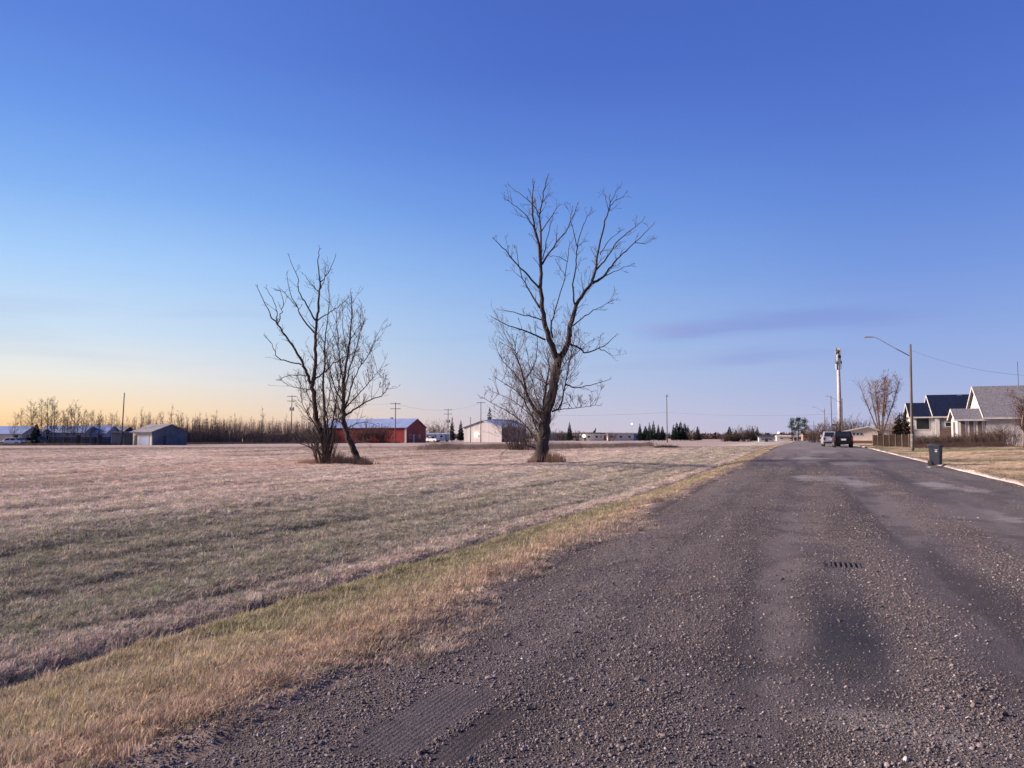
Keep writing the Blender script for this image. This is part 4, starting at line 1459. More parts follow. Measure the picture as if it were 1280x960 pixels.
# grey-roofed house
gG = on_ground(1233.6, 78)
zG = gG.z
hG = thing('grey_roofed_house', 'white house with steep grey shingle roof and small gabled entrance porch', 'house', gG)
eG, rG = 3.66 - zG, 6.85 - zG
gable_house(hG, 0, 11, 0, 9.4, eG, rG, M['white_siding'], M['shingle'], M['white_paint'])
window(hG, '-x', 3.6, 5.4, eG + .9, eG + 2.1, 0, M['white_paint'], M['cream'], .12)
window(hG, '-y', 3.2, 4.8, eG - 1.5, eG - .4, 0, M['white_paint'])
gable_house(hG, -2.55, -.06, .1, 3.7, 3.44 - zG, 4.38 - zG, M['white_siding'], M['shingle'], M['white_paint'], wname='porch_wall', rname='porch_roof')
for a in (-2.35, -1.6, -.85):
    window(hG, '-y', a, a + .55, .55, 2.45, .1, M['white_paint'], M['brown_wall'])
dr_ = MB().box(-2.61, -2.555, 1.4, 2.3, .2, 2.3).obj('door', M['brown_wall'], hG)
MB().box(-2.66, -2.61, 1.5, 1.56, 1.2, 1.3).obj('handle', M['grey_metal'], dr_)
for k in range(2):
    MB().tube([(4 + k * 1.1, 4.7, rG), (4 + k * 1.1, 4.7, rG + (2.7, 1.4)[k])], .025, 6).obj('antenna_mast', M['dark_metal'], hG)

# low cream garage, its back to the street
gC = on_ground(1074, 150)
zC = gC.z
hC = thing('cream_garage', 'low cream garage with three small square windows and brick base', 'garage', gC)
MB().add([(-3.1, 0, -.4), (3.2, 0, -.4), (3.2, 0, 2.55), (1.7, 0, 3.15), (-3.1, 0, 2.15), (-3.1, 7, -.4), (3.2, 7, -.4), (3.2, 7, 2.55), (1.7, 7, 3.15), (-3.1, 7, 2.15)],
         [(0, 1, 2, 3, 4), (9, 8, 7, 6, 5), (0, 5, 6, 1), (1, 6, 7, 2), (2, 7, 8, 3), (3, 8, 9, 4), (4, 9, 5, 0)]).obj('wall', M['cream'], hC)
MB().add([(-3.6, -.5, 2.06), (1.7, -.5, 3.17), (3.7, -.5, 2.38), (3.7, -.5, 2.56), (1.7, -.5, 3.37), (-3.6, -.5, 2.26), (-3.6, 7.3, 2.06), (1.7, 7.3, 3.17), (3.7, 7.3, 2.38), (3.7, 7.3, 2.56), (1.7, 7.3, 3.37), (-3.6, 7.3, 2.26)],
         [(0, 1, 2, 3, 4, 5), (11, 10, 9, 8, 7, 6)] + [(i, 6 + i, 6 + (i + 1) % 6, (i + 1) % 6) for i in range(6)]).obj('roof', M['white_paint'], hC)
MB().box(-3.0, 3.1, -.05, -.003, -.4, .55).obj('brick_base', M['brown_wall'], hC)
for k in range(3):
    window(hC, '-y', -1.2 + k * .66, -.62 + k * .66, 1.55, 2.1, 0, M['white_paint'], fr=.1)

gW = on_ground(1108, 165)
hW = thing('white_shed', 'pale windowless outbuilding glimpsed behind the street tree', 'shed', gW)
gable_house(hW, -1.6, 3.0, 0, 5, 2.9, 3.9, M['white_siding'], M['grey_roof'], None)

# red barn: ridge turned so that the gable end shows at the right
def oriented(name, label, cat, px_, d_, angle, group=None):
    return thing(name, label, cat, on_ground(px_, d_), angle, group)


ANG = YAW
hR = oriented('red_barn', 'long red metal barn with pale blue metal roof', 'barn', 508, 205, ANG - R(18))
gable_house(hR, -26, 0, 0, 12.5, 4.1, 6.45, M['red_metal'], M['roof_metal'], None)
MB().box(-.5, .03, -.06, .02, -.2, 4.0).obj('corner_board', M['white_paint'], hR)
window(hR, '+x', 1.6, 2.9, 1.2, 2.3, 0, M['white_paint'])
window(hR, '+x', 7.5, 8.8, 1.2, 2.3, 0, M['white_paint'])
MB().box(.0, .06, 4.0, 5.0, -.1, 2.3).obj('door', M['white_paint'], hR)
MB().box(-8, -7.3, 6.1, 6.7, 6.3, 7.0).obj('ridge_vent', M['roof_metal'], hR)

# pale metal shed with lit wall lamp
hS = oriented('pale_shed', 'pale metal shed with low grey roof and a lit lamp on its wall', 'shed', 627, 236, ANG - R(34))
b_ = MB()
gable_w = 14.5
MB().add([(0, 0, -.3), (0, 13, -.3), (0, 13, 4.6), (0, 0, 4.6), (-gable_w, 0, -.3), (-gable_w, 13, -.3), (-gable_w, 13, 4.6), (-gable_w, 0, 4.6), (-gable_w / 2, 0, 6.6), (-gable_w / 2, 13, 6.6)],
         [(0, 1, 2, 3), (4, 7, 6, 5), (0, 3, 8, 7, 4), (1, 5, 6, 9, 2), (3, 2, 9, 8), (7, 8, 9, 6)]).obj('wall', M['shed_wall'], hS)
MB().add([(.5, -.5, 4.48), (-gable_w / 2, -.5, 6.65), (-gable_w - .5, -.5, 4.48), (-gable_w - .5, -.5, 4.66), (-gable_w / 2, -.5, 6.9), (.5, -.5, 4.66),
          (.5, 13.5, 4.48), (-gable_w / 2, 13.5, 6.65), (-gable_w - .5, 13.5, 4.48), (-gable_w - .5, 13.5, 4.66), (-gable_w / 2, 13.5, 6.9), (.5, 13.5, 4.66)],
         [(5, 4, 3, 2, 1, 0), (6, 7, 8, 9, 10, 11)] + [(i, (i + 1) % 6, 6 + (i + 1) % 6, 6 + i) for i in range(6)]).obj('roof', M['steel_blue'], hS)
MB().box(.004, .05, .4, 3.4, -.2, 4.2).obj('sliding_door', M['dark_metal'], hS)
for k in range(3):
    MB().box(.004, .05, 5.0 + 2.4 * k, 6.2 + 2.4 * k, .3, 2.2).obj('door', M['steel_blue'], hS)
lp = MB().lathe([(.05, -.3), (.28, -.2), (.36, 0), (.28, .2), (.05, .3)], 10, c=(-9.6, -.34, 2.3)).obj('lamp', M['lamp'], hS)
hS2 = oriented('gabled_hall', 'second pale metal hall behind the shed with the wall lamp', 'hall', 634, 262, ANG - R(34))
MB().add([(0, 0, -.3), (0, 12, -.3), (0, 12, 4.9), (0, 0, 4.9), (-12, 0, -.3), (-12, 12, -.3), (-12, 12, 4.9), (-12, 0, 4.9), (-6, 0, 7.4), (-6, 12, 7.4)],
         [(0, 1, 2, 3), (4, 7, 6, 5), (0, 3, 8, 7, 4), (1, 5, 6, 9, 2), (3, 2, 9, 8), (7, 8, 9, 6)]).obj('wall', M['shed_wall'], hS2)
MB().add([(.5, -.5, 4.78), (-6, -.5, 7.45), (-12.5, -.5, 4.78), (-12.5, -.5, 4.98), (-6, -.5, 7.7), (.5, -.5, 4.98), (.5, 12.5, 4.78), (-6, 12.5, 7.45), (-12.5, 12.5, 4.78), (-12.5, 12.5, 4.98), (-6, 12.5, 7.7), (.5, 12.5, 4.98)],
         [(5, 4, 3, 2, 1, 0), (6, 7, 8, 9, 10, 11)] + [(i, (i + 1) % 6, 6 + (i + 1) % 6, 6 + i) for i in range(6)]).obj('roof', M['grey_roof'], hS2)

# blue-grey garage and its neighbours at the left
hL = oriented('blue_grey_garage', 'blue-grey garage with wide eaves, pale front and overhead door', 'garage', 191, 146, ANG - R(25))
MB().add([(0, 0, -.3), (0, 8, -.3), (0, 8, 2.6), (0, 4, 3.9), (0, 0, 2.6), (-5.4, 0, -.3), (-5.4, 8, -.3), (-5.4, 8, 2.6), (-5.4, 4, 3.9), (-5.4, 0, 2.6)],
         [(0, 1, 2, 3, 4), (9, 8, 7, 6, 5), (0, 4, 9, 5), (1, 6, 7, 2), (2, 7, 8, 3), (3, 8, 9, 4)]).obj('wall', M['blue_grey'], hL)
v_roof(0, 8, 2.6, 3.9, -5.4, 0, .6).obj('roof', M['grey_roof'], hL)
MB().box(-5.3, -.2, -.05, -.003, -.2, 2.35).obj('front_panel', M['cream'], hL)
MB().box(-3.6, -.9, -.10, -.052, -.1, 1.9).obj('overhead_door', M['steel_blue'], hL)
MB().box(-4.9, -4.2, -.10, -.052, -.1, 1.9).obj('door', M['dark_metal'], hL)
MB().box(.003, .05, 2.4, 3.0, -.1, 1.8).obj('side_door', M['dark_metal'], hL)
hL2 = oriented('lean_to_shed', 'grey flat-roofed lean-to next to the blue-grey garage', 'shed', 165, 150, ANG - R(12))
MB().box(-4.5, 0.6, 0, 5, -.3, 2.4).obj('wall', M['blue_grey'], hL2)
MB().box(-4.8, .9, -.3, 5.3, 2.4, 2.62).obj('roof', M['grey_roof'], hL2)
MB().box(-1.6, .3, -.05, -.003, -.1, 2.0).obj('door', M['dark_metal'], hL2)

FAR_L = [(8, 152, -9, 3.0, 'cream', 'roof_metal', 'low tan house with pale blue roof at the field corner', 2.2, 3.6, 6.5),
         (36, 158, -3.5, 2.5, 'white_siding', 'grey_roof', 'tiny white shed with dark door by the broad spruce', 2.5, 3.1, 3),
         (84, 160, -6, 3.5, 'white_siding', 'roof_metal', 'white shed with light roof behind the thin bare trees', 2.5, 3.8, 6),
         (120, 162, -5.5, 2.0, 'steel_blue', 'roof_metal', 'blue-white house behind the dark board fence', 2.4, 3.9, 6),
         (146, 166, -4.5, 1.0, 'blue_grey', 'grey_roof', 'small grey-blue house behind the leaning utility pole', 2.5, 3.7, 6)]
for px_, d_, xa, xb, mw, mr, lab, ev, rg, dp in FAR_L:
    h_ = oriented('farm_house' if 'house' in lab else 'farm_shed', lab, 'house' if 'house' in lab else 'shed', px_, d_, ANG)
    gable_house(h_, xa, xb, 0, dp, ev, rg, M[mw], M[mr], None)
    window(h_, '-y', xa + .8, xa + 2.2, .9, 1.9, 0, M['white_paint'])
    MB().box(xb - 1.6, xb - .7, -.05, -.003, -.2, 1.95).obj('door', M['dark_metal'], h_)

# trailers and low buildings at the far side
FAR_M = [(703, 318, 14, 'grey_siding', 'grey_roof', 'grey long trailer home behind the forked tree'), (731, 318, 13, 'cream', 'dark_roof', 'cream trailer home with the bright yard lamp in front'),
         (756, 330, 15, 'white_siding', 'dark_roof', 'long white trailer home with dark flat roof'), (776, 326, 11, 'cream', 'grey_roof', 'pinkish short trailer home next to the dark hedge'),
         (796, 330, 12, 'steel_blue', 'grey_roof', 'pale blue trailer home in front of the spruces'), (958, 250, 4.6, 'white_siding', 'dark_roof', 'small white shed with dark roof at the end of the shrubbery'),
         (994, 330, 15, 'cream', 'cream', 'low cream building behind the three pines'), (977, 345, 8, 'cream', 'grey_roof', 'small far cream building left of the pines'), (1013, 322, 6, 'orange', 'orange', 'far low building with orange-brown front right of the pines')]
for k, (px_, d_, ln, mw, mr, lab) in enumerate(FAR_M):
    nm = 'trailer_home' if 'trailer' in lab else 'shed' if 'shed' in lab else 'low_building'
    h_ = oriented(nm, lab, nm.replace('_', ' '), px_, d_, ANG if k < 5 else ANG * .4)
    hh = 2.9 if k < 5 else 1.55 if k == 5 else 1.7 if k == 6 else 1.15 if k == 7 else 3.0
    MB().box(-ln / 2, ln / 2, 0, 4.2, -.6, hh).obj('wall', M[mw], h_)
    MB().prism_x([(-.3, hh + .002), (4.5, hh + .002), (4.5, hh + .15), (2.1, hh + .5), (-.3, hh + .15)], -ln / 2 - .3, ln / 2 + .3).obj('roof', M[mr], h_)
    nw = max(2, int(ln / 3.2))
    for q in range(nw):
        xa = -ln / 2 + (q + .5) * ln / nw - .55
        window(h_, '-y', xa, xa + 1.1, hh * .4, hh * .72, 0, M['white_paint'])
    MB().box(-.45, .45, -.05, -.003, -.2, hh * .72).obj('door', M['dark_metal'], h_) if nw % 2 == 0 else None


# ------------------------------------------------------------------ board fence and hedge along the front gardens
fa, fb = on_ground(1092, 92), on_ground(1141, 77)
fdir = fb - fa
flen = math.hypot(fdir.x, fdir.y)
fn = thing('board_fence', 'weathered dark board fence with pale posts beside the street', 'fence', fa, math.atan2(fdir.y, fdir.x))
bd = MB().box(0, .135, -.012, .012, .06, 1.32).mesh('board')
bd.materials.append(M['fence_wood'])
r = random.Random(61)
nb = int(flen / .145)
slope = (fb.z - fa.z) / flen
for k in range(nb):
    o = bpy.data.objects.new('board', bd)
    COL.objects.link(o)
    o.parent = fn
    o.location = (k * .145, r.uniform(-.008, .008), k * .145 * slope)
    o.rotation_euler = (0, r.uniform(-.02, .02), 0)
    o.scale = (1, 1, r.uniform(.95, 1.03))
for k in range(int(flen / 2.4) + 1):
    MB().box(k * 2.4 - .05, k * 2.4 + .05, -.13, -.03, -.3, 1.38 + k * 2.4 * slope).obj('post', M['aspen'], fn)
for zz in (.35, 1.05):
    MB().add([(0, .014, zz), (flen, .014, zz + flen * slope), (flen, .06, zz + flen * slope), (0, .06, zz), (0, .014, zz + .09), (flen, .014, zz + .09 + flen * slope), (flen, .06, zz + .09 + flen * slope), (0, .06, zz + .09)],
             [(0, 3, 2, 1), (4, 5, 6, 7), (0, 1, 5, 4), (1, 2, 6, 5), (2, 3, 7, 6), (3, 0, 4, 7)]).obj('rail', M['fence_wood'], fn)


def hedge(name, label, A, B, h, depth, n, m, seed, rmin=.009):
    r_ = random.Random(seed)
    t = thing(name, label, 'hedge', A)
    b = MB()
    for _ in range(n):
        k = r_.random()
        p = A.lerp(B, k) - A
        p += Vector((r_.gauss(0, .1), r_.uniform(-depth, depth), 0))
        w_ = p + A
        p.z = float(ground_z(w_.x, w_.y)) - A.z - .05
        shoot(b, r_, p, Vector((r_.gauss(0, .28), r_.gauss(0, .28), 1)), h * r_.uniform(.6, 1.1), .016, 0, 1, .1, .10, 3, 5, rmin=rmin)
    stuff(b.obj('branches', M[m], t))
    return t


hedge('bare_hedge', 'clipped dark brown leafless hedge in front of the blue-roofed house', on_ground(1142, 77), on_ground(1212, 72.5), 1.12, .45, 620, 'brown_twig', 71)
hedge('bare_hedge', 'looser brown hedge before the grey-roofed house', on_ground(1212, 72), on_ground(1252, 69), 1.25, .5, 330, 'brown_twig', 72)
for k, (px_, top, d_, w, m) in enumerate(((1238, 538, 70, 1.6, 'twig'), (1250, 530, 71, 2.0, 'brown_twig'), (1262, 532, 68, 2.2, 'brown_twig'))):
    shrub_thing('bare_shrub', ('grey twiggy shrub between hedge and white wall', 'brown twiggy shrub in front of the white house wall', 'dense brown shrub next to the pale stemmed garden tree')[k], px_, top, d_, w, 42, m, 390 + k, None, .008, .016)
# garden tree at the right with pale stem and a few orange leaves
r = random.Random(91)
tr, cr, lf = MB(), MB(), MB()
pts = [Vector((0, 0, -.1)), Vector((.05, 0, 1.0)), Vector((-.02, 0, 2.0)), Vector((.1, 0, 3.0)), Vector((.1, 0, 3.9))]
tr.tube(pts, [.11, .09, .07, .04, .015], 8)
for _ in range(70):
    t = r.uniform(1.2, 3.9)
    i = int(t)
    a = r.uniform(0, 6.283)
    n0 = len(cr.v)
    shoot(cr, r, pts[i].lerp(pts[i + 1], t - i), Vector((math.cos(a), math.sin(a), .9)), r.uniform(.7, 1.5), .02, 0, 2, .15, .14, 4, 4, rmin=.008)
    for _ in range(16):
        w = Vector(cr.v[r.randrange(n0, len(cr.v))]) + rvec(r, .04)
        lf.add([w, w + rvec(r, .055), w + rvec(r, .055)], [(0, 1, 2)])
t = tree_thing('garden_tree', 'small garden tree with pale stem and russet leaves in front of the white house', 'tree', tr, cr, M['aspen'], M['brown_twig'], on_ground(1279, 62))
stuff(lf.obj('leaves', M['red_leaf'], t))
# dry grass along the hedge
gb = MB()
r = random.Random(93)
A, B = on_ground(1150, 73.5), on_ground(1255, 67)
for _ in range(5200):
    p = A.lerp(B, r.random()) + Vector((r.gauss(0, .2), r.gauss(0, .45), 0))
    z = float(ground_z(p.x, p.y))
    hh, a = r.uniform(.15, .55), r.uniform(0, 6.283)
    gb.add([(p.x - .012, p.y, z - .02), (p.x + .012, p.y + .005, z - .02), (p.x + math.cos(a) * .12, p.y + math.sin(a) * .12, z + hh)], [(0, 1, 2)])
stuff(gb.obj('tall_grass', M['dead_grass']), 'fringe of tall dry grass at the foot of the garden hedge', 'grass')

# unmown strip across the field and dark blades put in for the shadow strip along the wood
gb = MB()
r = random.Random(94)
A, B, C_ = on_ground(528, 92), on_ground(690, 100), on_ground(812, 132)
for _ in range(16000):
    k = r.random()
    p = (A.lerp(B, k) if r.random() < .55 else B.lerp(C_, k)) + Vector((r.gauss(0, .3), r.gauss(.6, 1.3), 0))
    z = float(ground_z(p.x, p.y))
    hh, a = r.uniform(.2, .8) * (.55 + .9 * float(vnoise(p.x, p.y, 6, 3, 2))), r.uniform(0, 6.283)
    gb.add([(p.x - .03, p.y, z - .02), (p.x + .03, p.y + .01, z - .02), (p.x + math.cos(a) * .15, p.y + math.sin(a) * .15, z + hh)], [(0, 1, 2)])
stuff(gb.obj('unmown_grass', M['straw']), 'unmown strip of tall dry grass crossing the field', 'grass')
gb = MB()
for _ in range(9000):
    px_ = r.uniform(0, 500)
    p = on_ground(px_, float(np.interp(px_, [0, 100, 250, 500], [142, 144, 163, 200])) + abs(r.gauss(0, 2)))
    hh, a = r.uniform(.15, .6), r.uniform(0, 6.283)
    gb.add([(p.x - .05, p.y, p.z - .02), (p.x + .05, p.y + .01, p.z - .02), (p.x + math.cos(a) * .2, p.y + math.sin(a) * .2, p.z + hh)], [(0, 1, 2)])
stuff(gb.obj('shadow_grass', M['brown_twig']), 'dark grass blades put in for the shadow along the field edge below the wood', 'shadow_grass')

# brush pile in the field
g_ = on_ground(833, 116)
bp = thing('brush_pile', 'low dark heap of brushwood lying in the field near the lone pole', 'brush pile', g_)
b_ = MB()
for _ in range(420):
    a, q = r.uniform(0, 6.283), math.sqrt(r.random())
    p = Vector((math.cos(a) * q * 1.7, math.sin(a) * q * .9, r.uniform(0, .32) * (1 - q * q * .6)))
    d_ = Vector((r.gauss(0, 1), r.gauss(0, .5), r.gauss(.1, .18))).normalized()
    b_.tube([p - d_ * .4, p + d_ * r.uniform(.3, .6)], [.035, .015], 4)
for k in range(7):
    a = r.uniform(0, 6.283)
    b_.tube([(math.cos(a) * 1.2, math.sin(a) * .6, .1), (math.cos(a) * 1.7, math.sin(a), r.uniform(.5, .9))], [.025, .012], 4)
stuff(b_.obj('sticks', M['brown_twig'], bp))

# distant tree line on the horizon
b_ = MB()
r = random.Random(95)
for px0, px1, d0, n, hm in ((-60, 1340, 620, 2600, 5.5), (860, 985, 480, 500, 3.4), (690, 810, 460, 350, 3.6)):
    for _ in range(n):
        px_ = r.uniform(px0, px1)
        d_ = d0 + r.uniform(0, 60)
        p = on_ground(px_, d_)
        hh = hm * r.uniform(.4, 1.0) * (.55 + .9 * float(vnoise(px_, 0, 23, 5, 2)))
        w = r.uniform(.8, 2.6)
        for q in range(3):
            c = p + Vector((r.gauss(0, w * .5), r.gauss(0, w * .5), hh * r.uniform(.2, .9)))
            v1, v2 = rvec(r, w * .7), rvec(r, w * .7)
            b_.add([c, c + v1, c + v2], [(0, 1, 2)])
        b_.add([p + Vector((-w * .5, 0, -.5)), p + Vector((w * .5, .1, -.5)), p + Vector((0, 0, hh))], [(0, 1, 2)])
stuff(b_.obj('distant_woods', M['brown_twig']), 'distant low line of bare woods along the horizon', 'woods')


# ------------------------------------------------------------------ poles, lamps, wires, tower
def pole(px_, top, d_, label, arms=0, transformer=False, lean=0.0, rad=.14, name='utility_pole', m='pole_wood', group=None):
    g_ = on_ground(px_, d_)
    H = EYE + (546 - top) * d_ / FPX - g_.z
    t = thing(name, label, 'utility pole' if name == 'utility_pole' else 'street lamp', g_, YAW, group)
    MB().tube([(0, 0, -.3), (lean * .5, 0, H * .5), (lean, 0, H)], [rad, rad * .82, rad * .66], 10).obj('pole', M[m], t, True)
    for k in range(arms):
        z = H - .35 - k * 1.25
        c = MB().box(lean - 1.25, lean + 1.25, -.16, -.05, z - .06, z + .06).obj('crossarm', M['pole_wood'], t)
        for q in (-1.1, -.6, .6, 1.1):
            MB().lathe([(.03, 0), (.055, .05), (.04, .12), (.02, .18)], 8, c=(lean + q, -.105, z + .06)).obj('insulator', M['grey_metal'], c)
    if transformer:
        for q in (-.42, .42):
            MB().lathe([(.2, 0), (.22, .08), (.22, .85), (.16, .95)], 12, c=(q, -.1, H - 4.2)).obj('transformer', M['grey_metal'], t)
    return t, g_, H


def street_lamp(px_, top, d_, label, arm=3.0, rise=.55, rad=.13):
    g_ = on_ground(px_, d_)
    H = EYE + (546 - top) * d_ / FPX - g_.z
    t = thing('street_lamp', label, 'street lamp', g_, 0)
    MB().tube([(0, 0, -.3), (.05, 0, H * .5), (.12, 0, H)], [rad, rad * .85, rad * .7], 12).obj('pole', M['pole_wood'], t, True)
    MB().tube([(0, 0, 0.0), (.015, 0, 1.45)], [rad + .022, rad + .012], 12).obj('sleeve', M['concrete'], t, True)
    z = H - 1.05
    a = MB().tube([(.1, 0, z), (-arm * .35, 0, z + rise * .75), (-arm * .72, 0, z + rise * 1.55), (-arm * .82, 0, z + rise * 1.72), (-arm * .9, 0, z + rise * 1.76)], [.045, .04, .035, .033, .03], 8).obj('arm', M['grey_metal'], t, True)
    MB().frustum((-arm - .28, -arm * .86, -.09, .09), z + rise * 1.76 - .07, (-arm - .18, -arm * .88, -.06, .06), z + rise * 1.76 + .07).obj('lamp_head', M['grey_metal'], a, bevel=.02)
    return t, g_, H


street_lamp(1140, 430, 67, 'tall street lamp on a wooden pole with long arm beside the wheeled bin', 3.3, 1.05)
street_lamp(1053, 498, 162, 'street lamp on a wooden pole just in front of the cell tower', 2.9, .9)
street_lamp(1031, 511, 229, 'small far street lamp at the end of the street beyond the cars', 2.9, .9)
pole(1040, 495, 196, 'tall bare wooden pole without arms near the cell tower', 0)
pole(1017.5, 526, 300, 'thin far pole at the end of the street by the orange-brown building', 0, rad=.12)
pole(1023, 530, 290, 'short far pole beside the last bushes of the street', 0, rad=.12)
P152, g152, H152 = pole(152, 491, 150, 'wooden pole leaning slightly beside the blue-grey garage', 0, lean=.25)
P363, g363, H363 = pole(364, 494, 208, 'utility pole with two crossarms and transformers in front of the wood', 2, True)
P494, g494, H494 = pole(494, 503, 190, 'utility pole with two crossarms in front of the red barn', 2)
P560, g560, H560 = pole(560, 511, 232, 'utility pole with crossarms and transformers by the camper vans', 2, True)
P601, g601, H601 = pole(601, 502, 222, 'tall utility pole with a single crossarm in front of the pale shed', 1)
pole(588, 521, 222, 'short bare pole in front of the lit wall lamp', 0, rad=.12)
P834, g834, H834 = pole(834, 494, 205, 'lone utility pole with stub top standing at the far side of the field', 0)
MB().lathe([(.05, 0), (.09, .1), (.06, .3), (.02, .45)], 8, c=(.1, 0, H834 - .1)).obj('insulator', M['dark_metal'], P834)
MB().box(-.1, .45, -.1, .1, H834 - .35, H834 - .2).obj('bracket', M['dark_metal'], P834)


def wire(label, p, q, sag, rad=.016, n=24, group=None):
    pts = [p.lerp(q, k / n) - Vector((0, 0, sag * 4 * (k / n) * (1 - k / n))) for k in range(n + 1)]
    o = MB().tube([v - p for v in pts], rad, 4).obj('power_line', M['wire'], loc=p)
    return tag(o, label, 'wire', group)


lampP = on_ground(1140, 67)
wire('single wire running from the tall street lamp towards the grey-roofed house', Vector((lampP.x + .1, lampP.y, 9.2)), at(1300, 470, 60), .5, .012)
wire('thin cable strung from the tall utility pole to the lone pole', g601 + Vector((0, 0, H601 - 3.2)), g834 + Vector((0, 0, H834 - 4.6)), .8, .02)
wire('thin cable strung from the lone pole towards the street lamps', g834 + Vector((0, 0, H834 - 4.6)), on_ground(1053, 162) + Vector((0, 0, 6.2)), .6, .016)
wire('cable between the poles by the camper vans and the pale shed', g560 + Vector((0, 0, H560 - .3)), g601 + Vector((0, 0, H601 - .3)), .5, .02)
wire('cable from the barn pole to the pole by the camper vans', g494 + Vector((0, 0, H494 - .3)), g560 + Vector((0, 0, H560 - .3)), .7, .02)
wire('cable from the pole in front of the wood to the barn pole', g363 + Vector((0, 0, H363 - .3)), g494 + Vector((0, 0, H494 - .3)), .9, .02)

# cell tower
gT = on_ground(1050.5, 230)
HT = EYE + (546 - 434) * 230 / FPX - gT.z
tw = thing('cell_tower', 'tall pale grey cell tower with clustered antennas at its top', 'tower', gT)
MB().tube([(0, 0, -.3), (0, 0, HT * .5), (0, 0, HT * .98)], [.62, .54, .38], 16).obj('mast', M['tower_metal'], tw, True)
MB().tube([(0, 0, HT * .10), (0, 0, HT * .13)], .80, 16).obj('collar', M['grey_metal'], tw)
for lv, z in enumerate((HT * .80, HT * .885, HT * .96)):
    for k in range(5):
        a = k * 6.283 / 5 + lv * .5
        c, s_ = math.cos(a), math.sin(a)
        o = MB().box(-.09, .09, -.17, .17, -1.0, 1.0).obj('antenna_panel', M['tower_metal'] if k % 2 else M['grey_metal'], tw, loc=(c * .72, s_ * .72, z))
        o.rotation_euler = (0, 0, a)
        MB().tube([(-.5, 0, .3), (-.05, 0, .3)], .05, 6).obj('bracket', M['dark_metal'], o)
for k, (a, z) in enumerate(((-1.2, HT * .90), (-2.2, HT * .84), (-.5, HT * .84), (-1.7, HT * .95))):
    o = MB().lathe([(.5, 0), (.52, .12), (.3, .22), (.1, .26)], 14, 'x').obj('dish', M['dark_metal'], tw, loc=(math.cos(a) * .8, math.sin(a) * .8, z))
    o.rotation_euler = (0, 0, a)
MB().box(-2.2, -.8, -.25, .25, HT * .17, HT * .19).obj('equipment_box', M['dark_metal'], tw)


def yard_light(px_, py_, d_, label, rad, m='lamp_white'):
    g_ = on_ground(px_, d_)
    z = at(px_, py_, d_).z - g_.z
    t = thing('yard_light', label, 'lamp', g_)
    MB().tube([(0, 0, -.2), (0, 0, z)], [.08, .05], 8).obj('pole', M['grey_metal'], t)
    MB().lathe([(.02, -rad), (rad * .8, -rad * .6), (rad, 0), (rad * .8, rad * .6), (.02, rad)], 12, c=(0, 0, z)).obj('globe', M[m], t)


yard_light(730, 545, 314, 'bright yard lamp in front of the cream trailer home', .55, 'lamp')
yard_light(790, 530, 335, 'white globe light on a tall pole near the spruces', .27)
yard_light(973, 541, 330, 'white globe light beyond the white shed', .28)
yard_light(1027, 544, 225, 'small white light beside the end of the street', .28)


# ------------------------------------------------------------------ vehicles
def panel(p, m, name, root, inset=(.06, .06), out=.012):
    """thin plate lying on a quadrilateral face (corner order round the face), shrunk by the inset"""
    a, b, c, d = [Vector(q) for q in p]
    n = (b - a).cross(d - a).normalized()

    def pt(u, v):
        return (a * (1 - u) + b * u) * (1 - v) + (d * (1 - u) + c * u) * v
    u0, v0 = inset
    q = [pt(u0, v0), pt(1 - u0, v0), pt(1 - u0, 1 - v0), pt(u0, 1 - v0)]
    return MB().add([v - n * .01 for v in q] + [v + n * out for v in q], [(3, 2, 1, 0), (4, 5, 6, 7), (0, 1, 5, 4), (1, 2, 6, 5), (2, 3, 7, 6), (3, 0, 4, 7)]).obj(name, m, root)


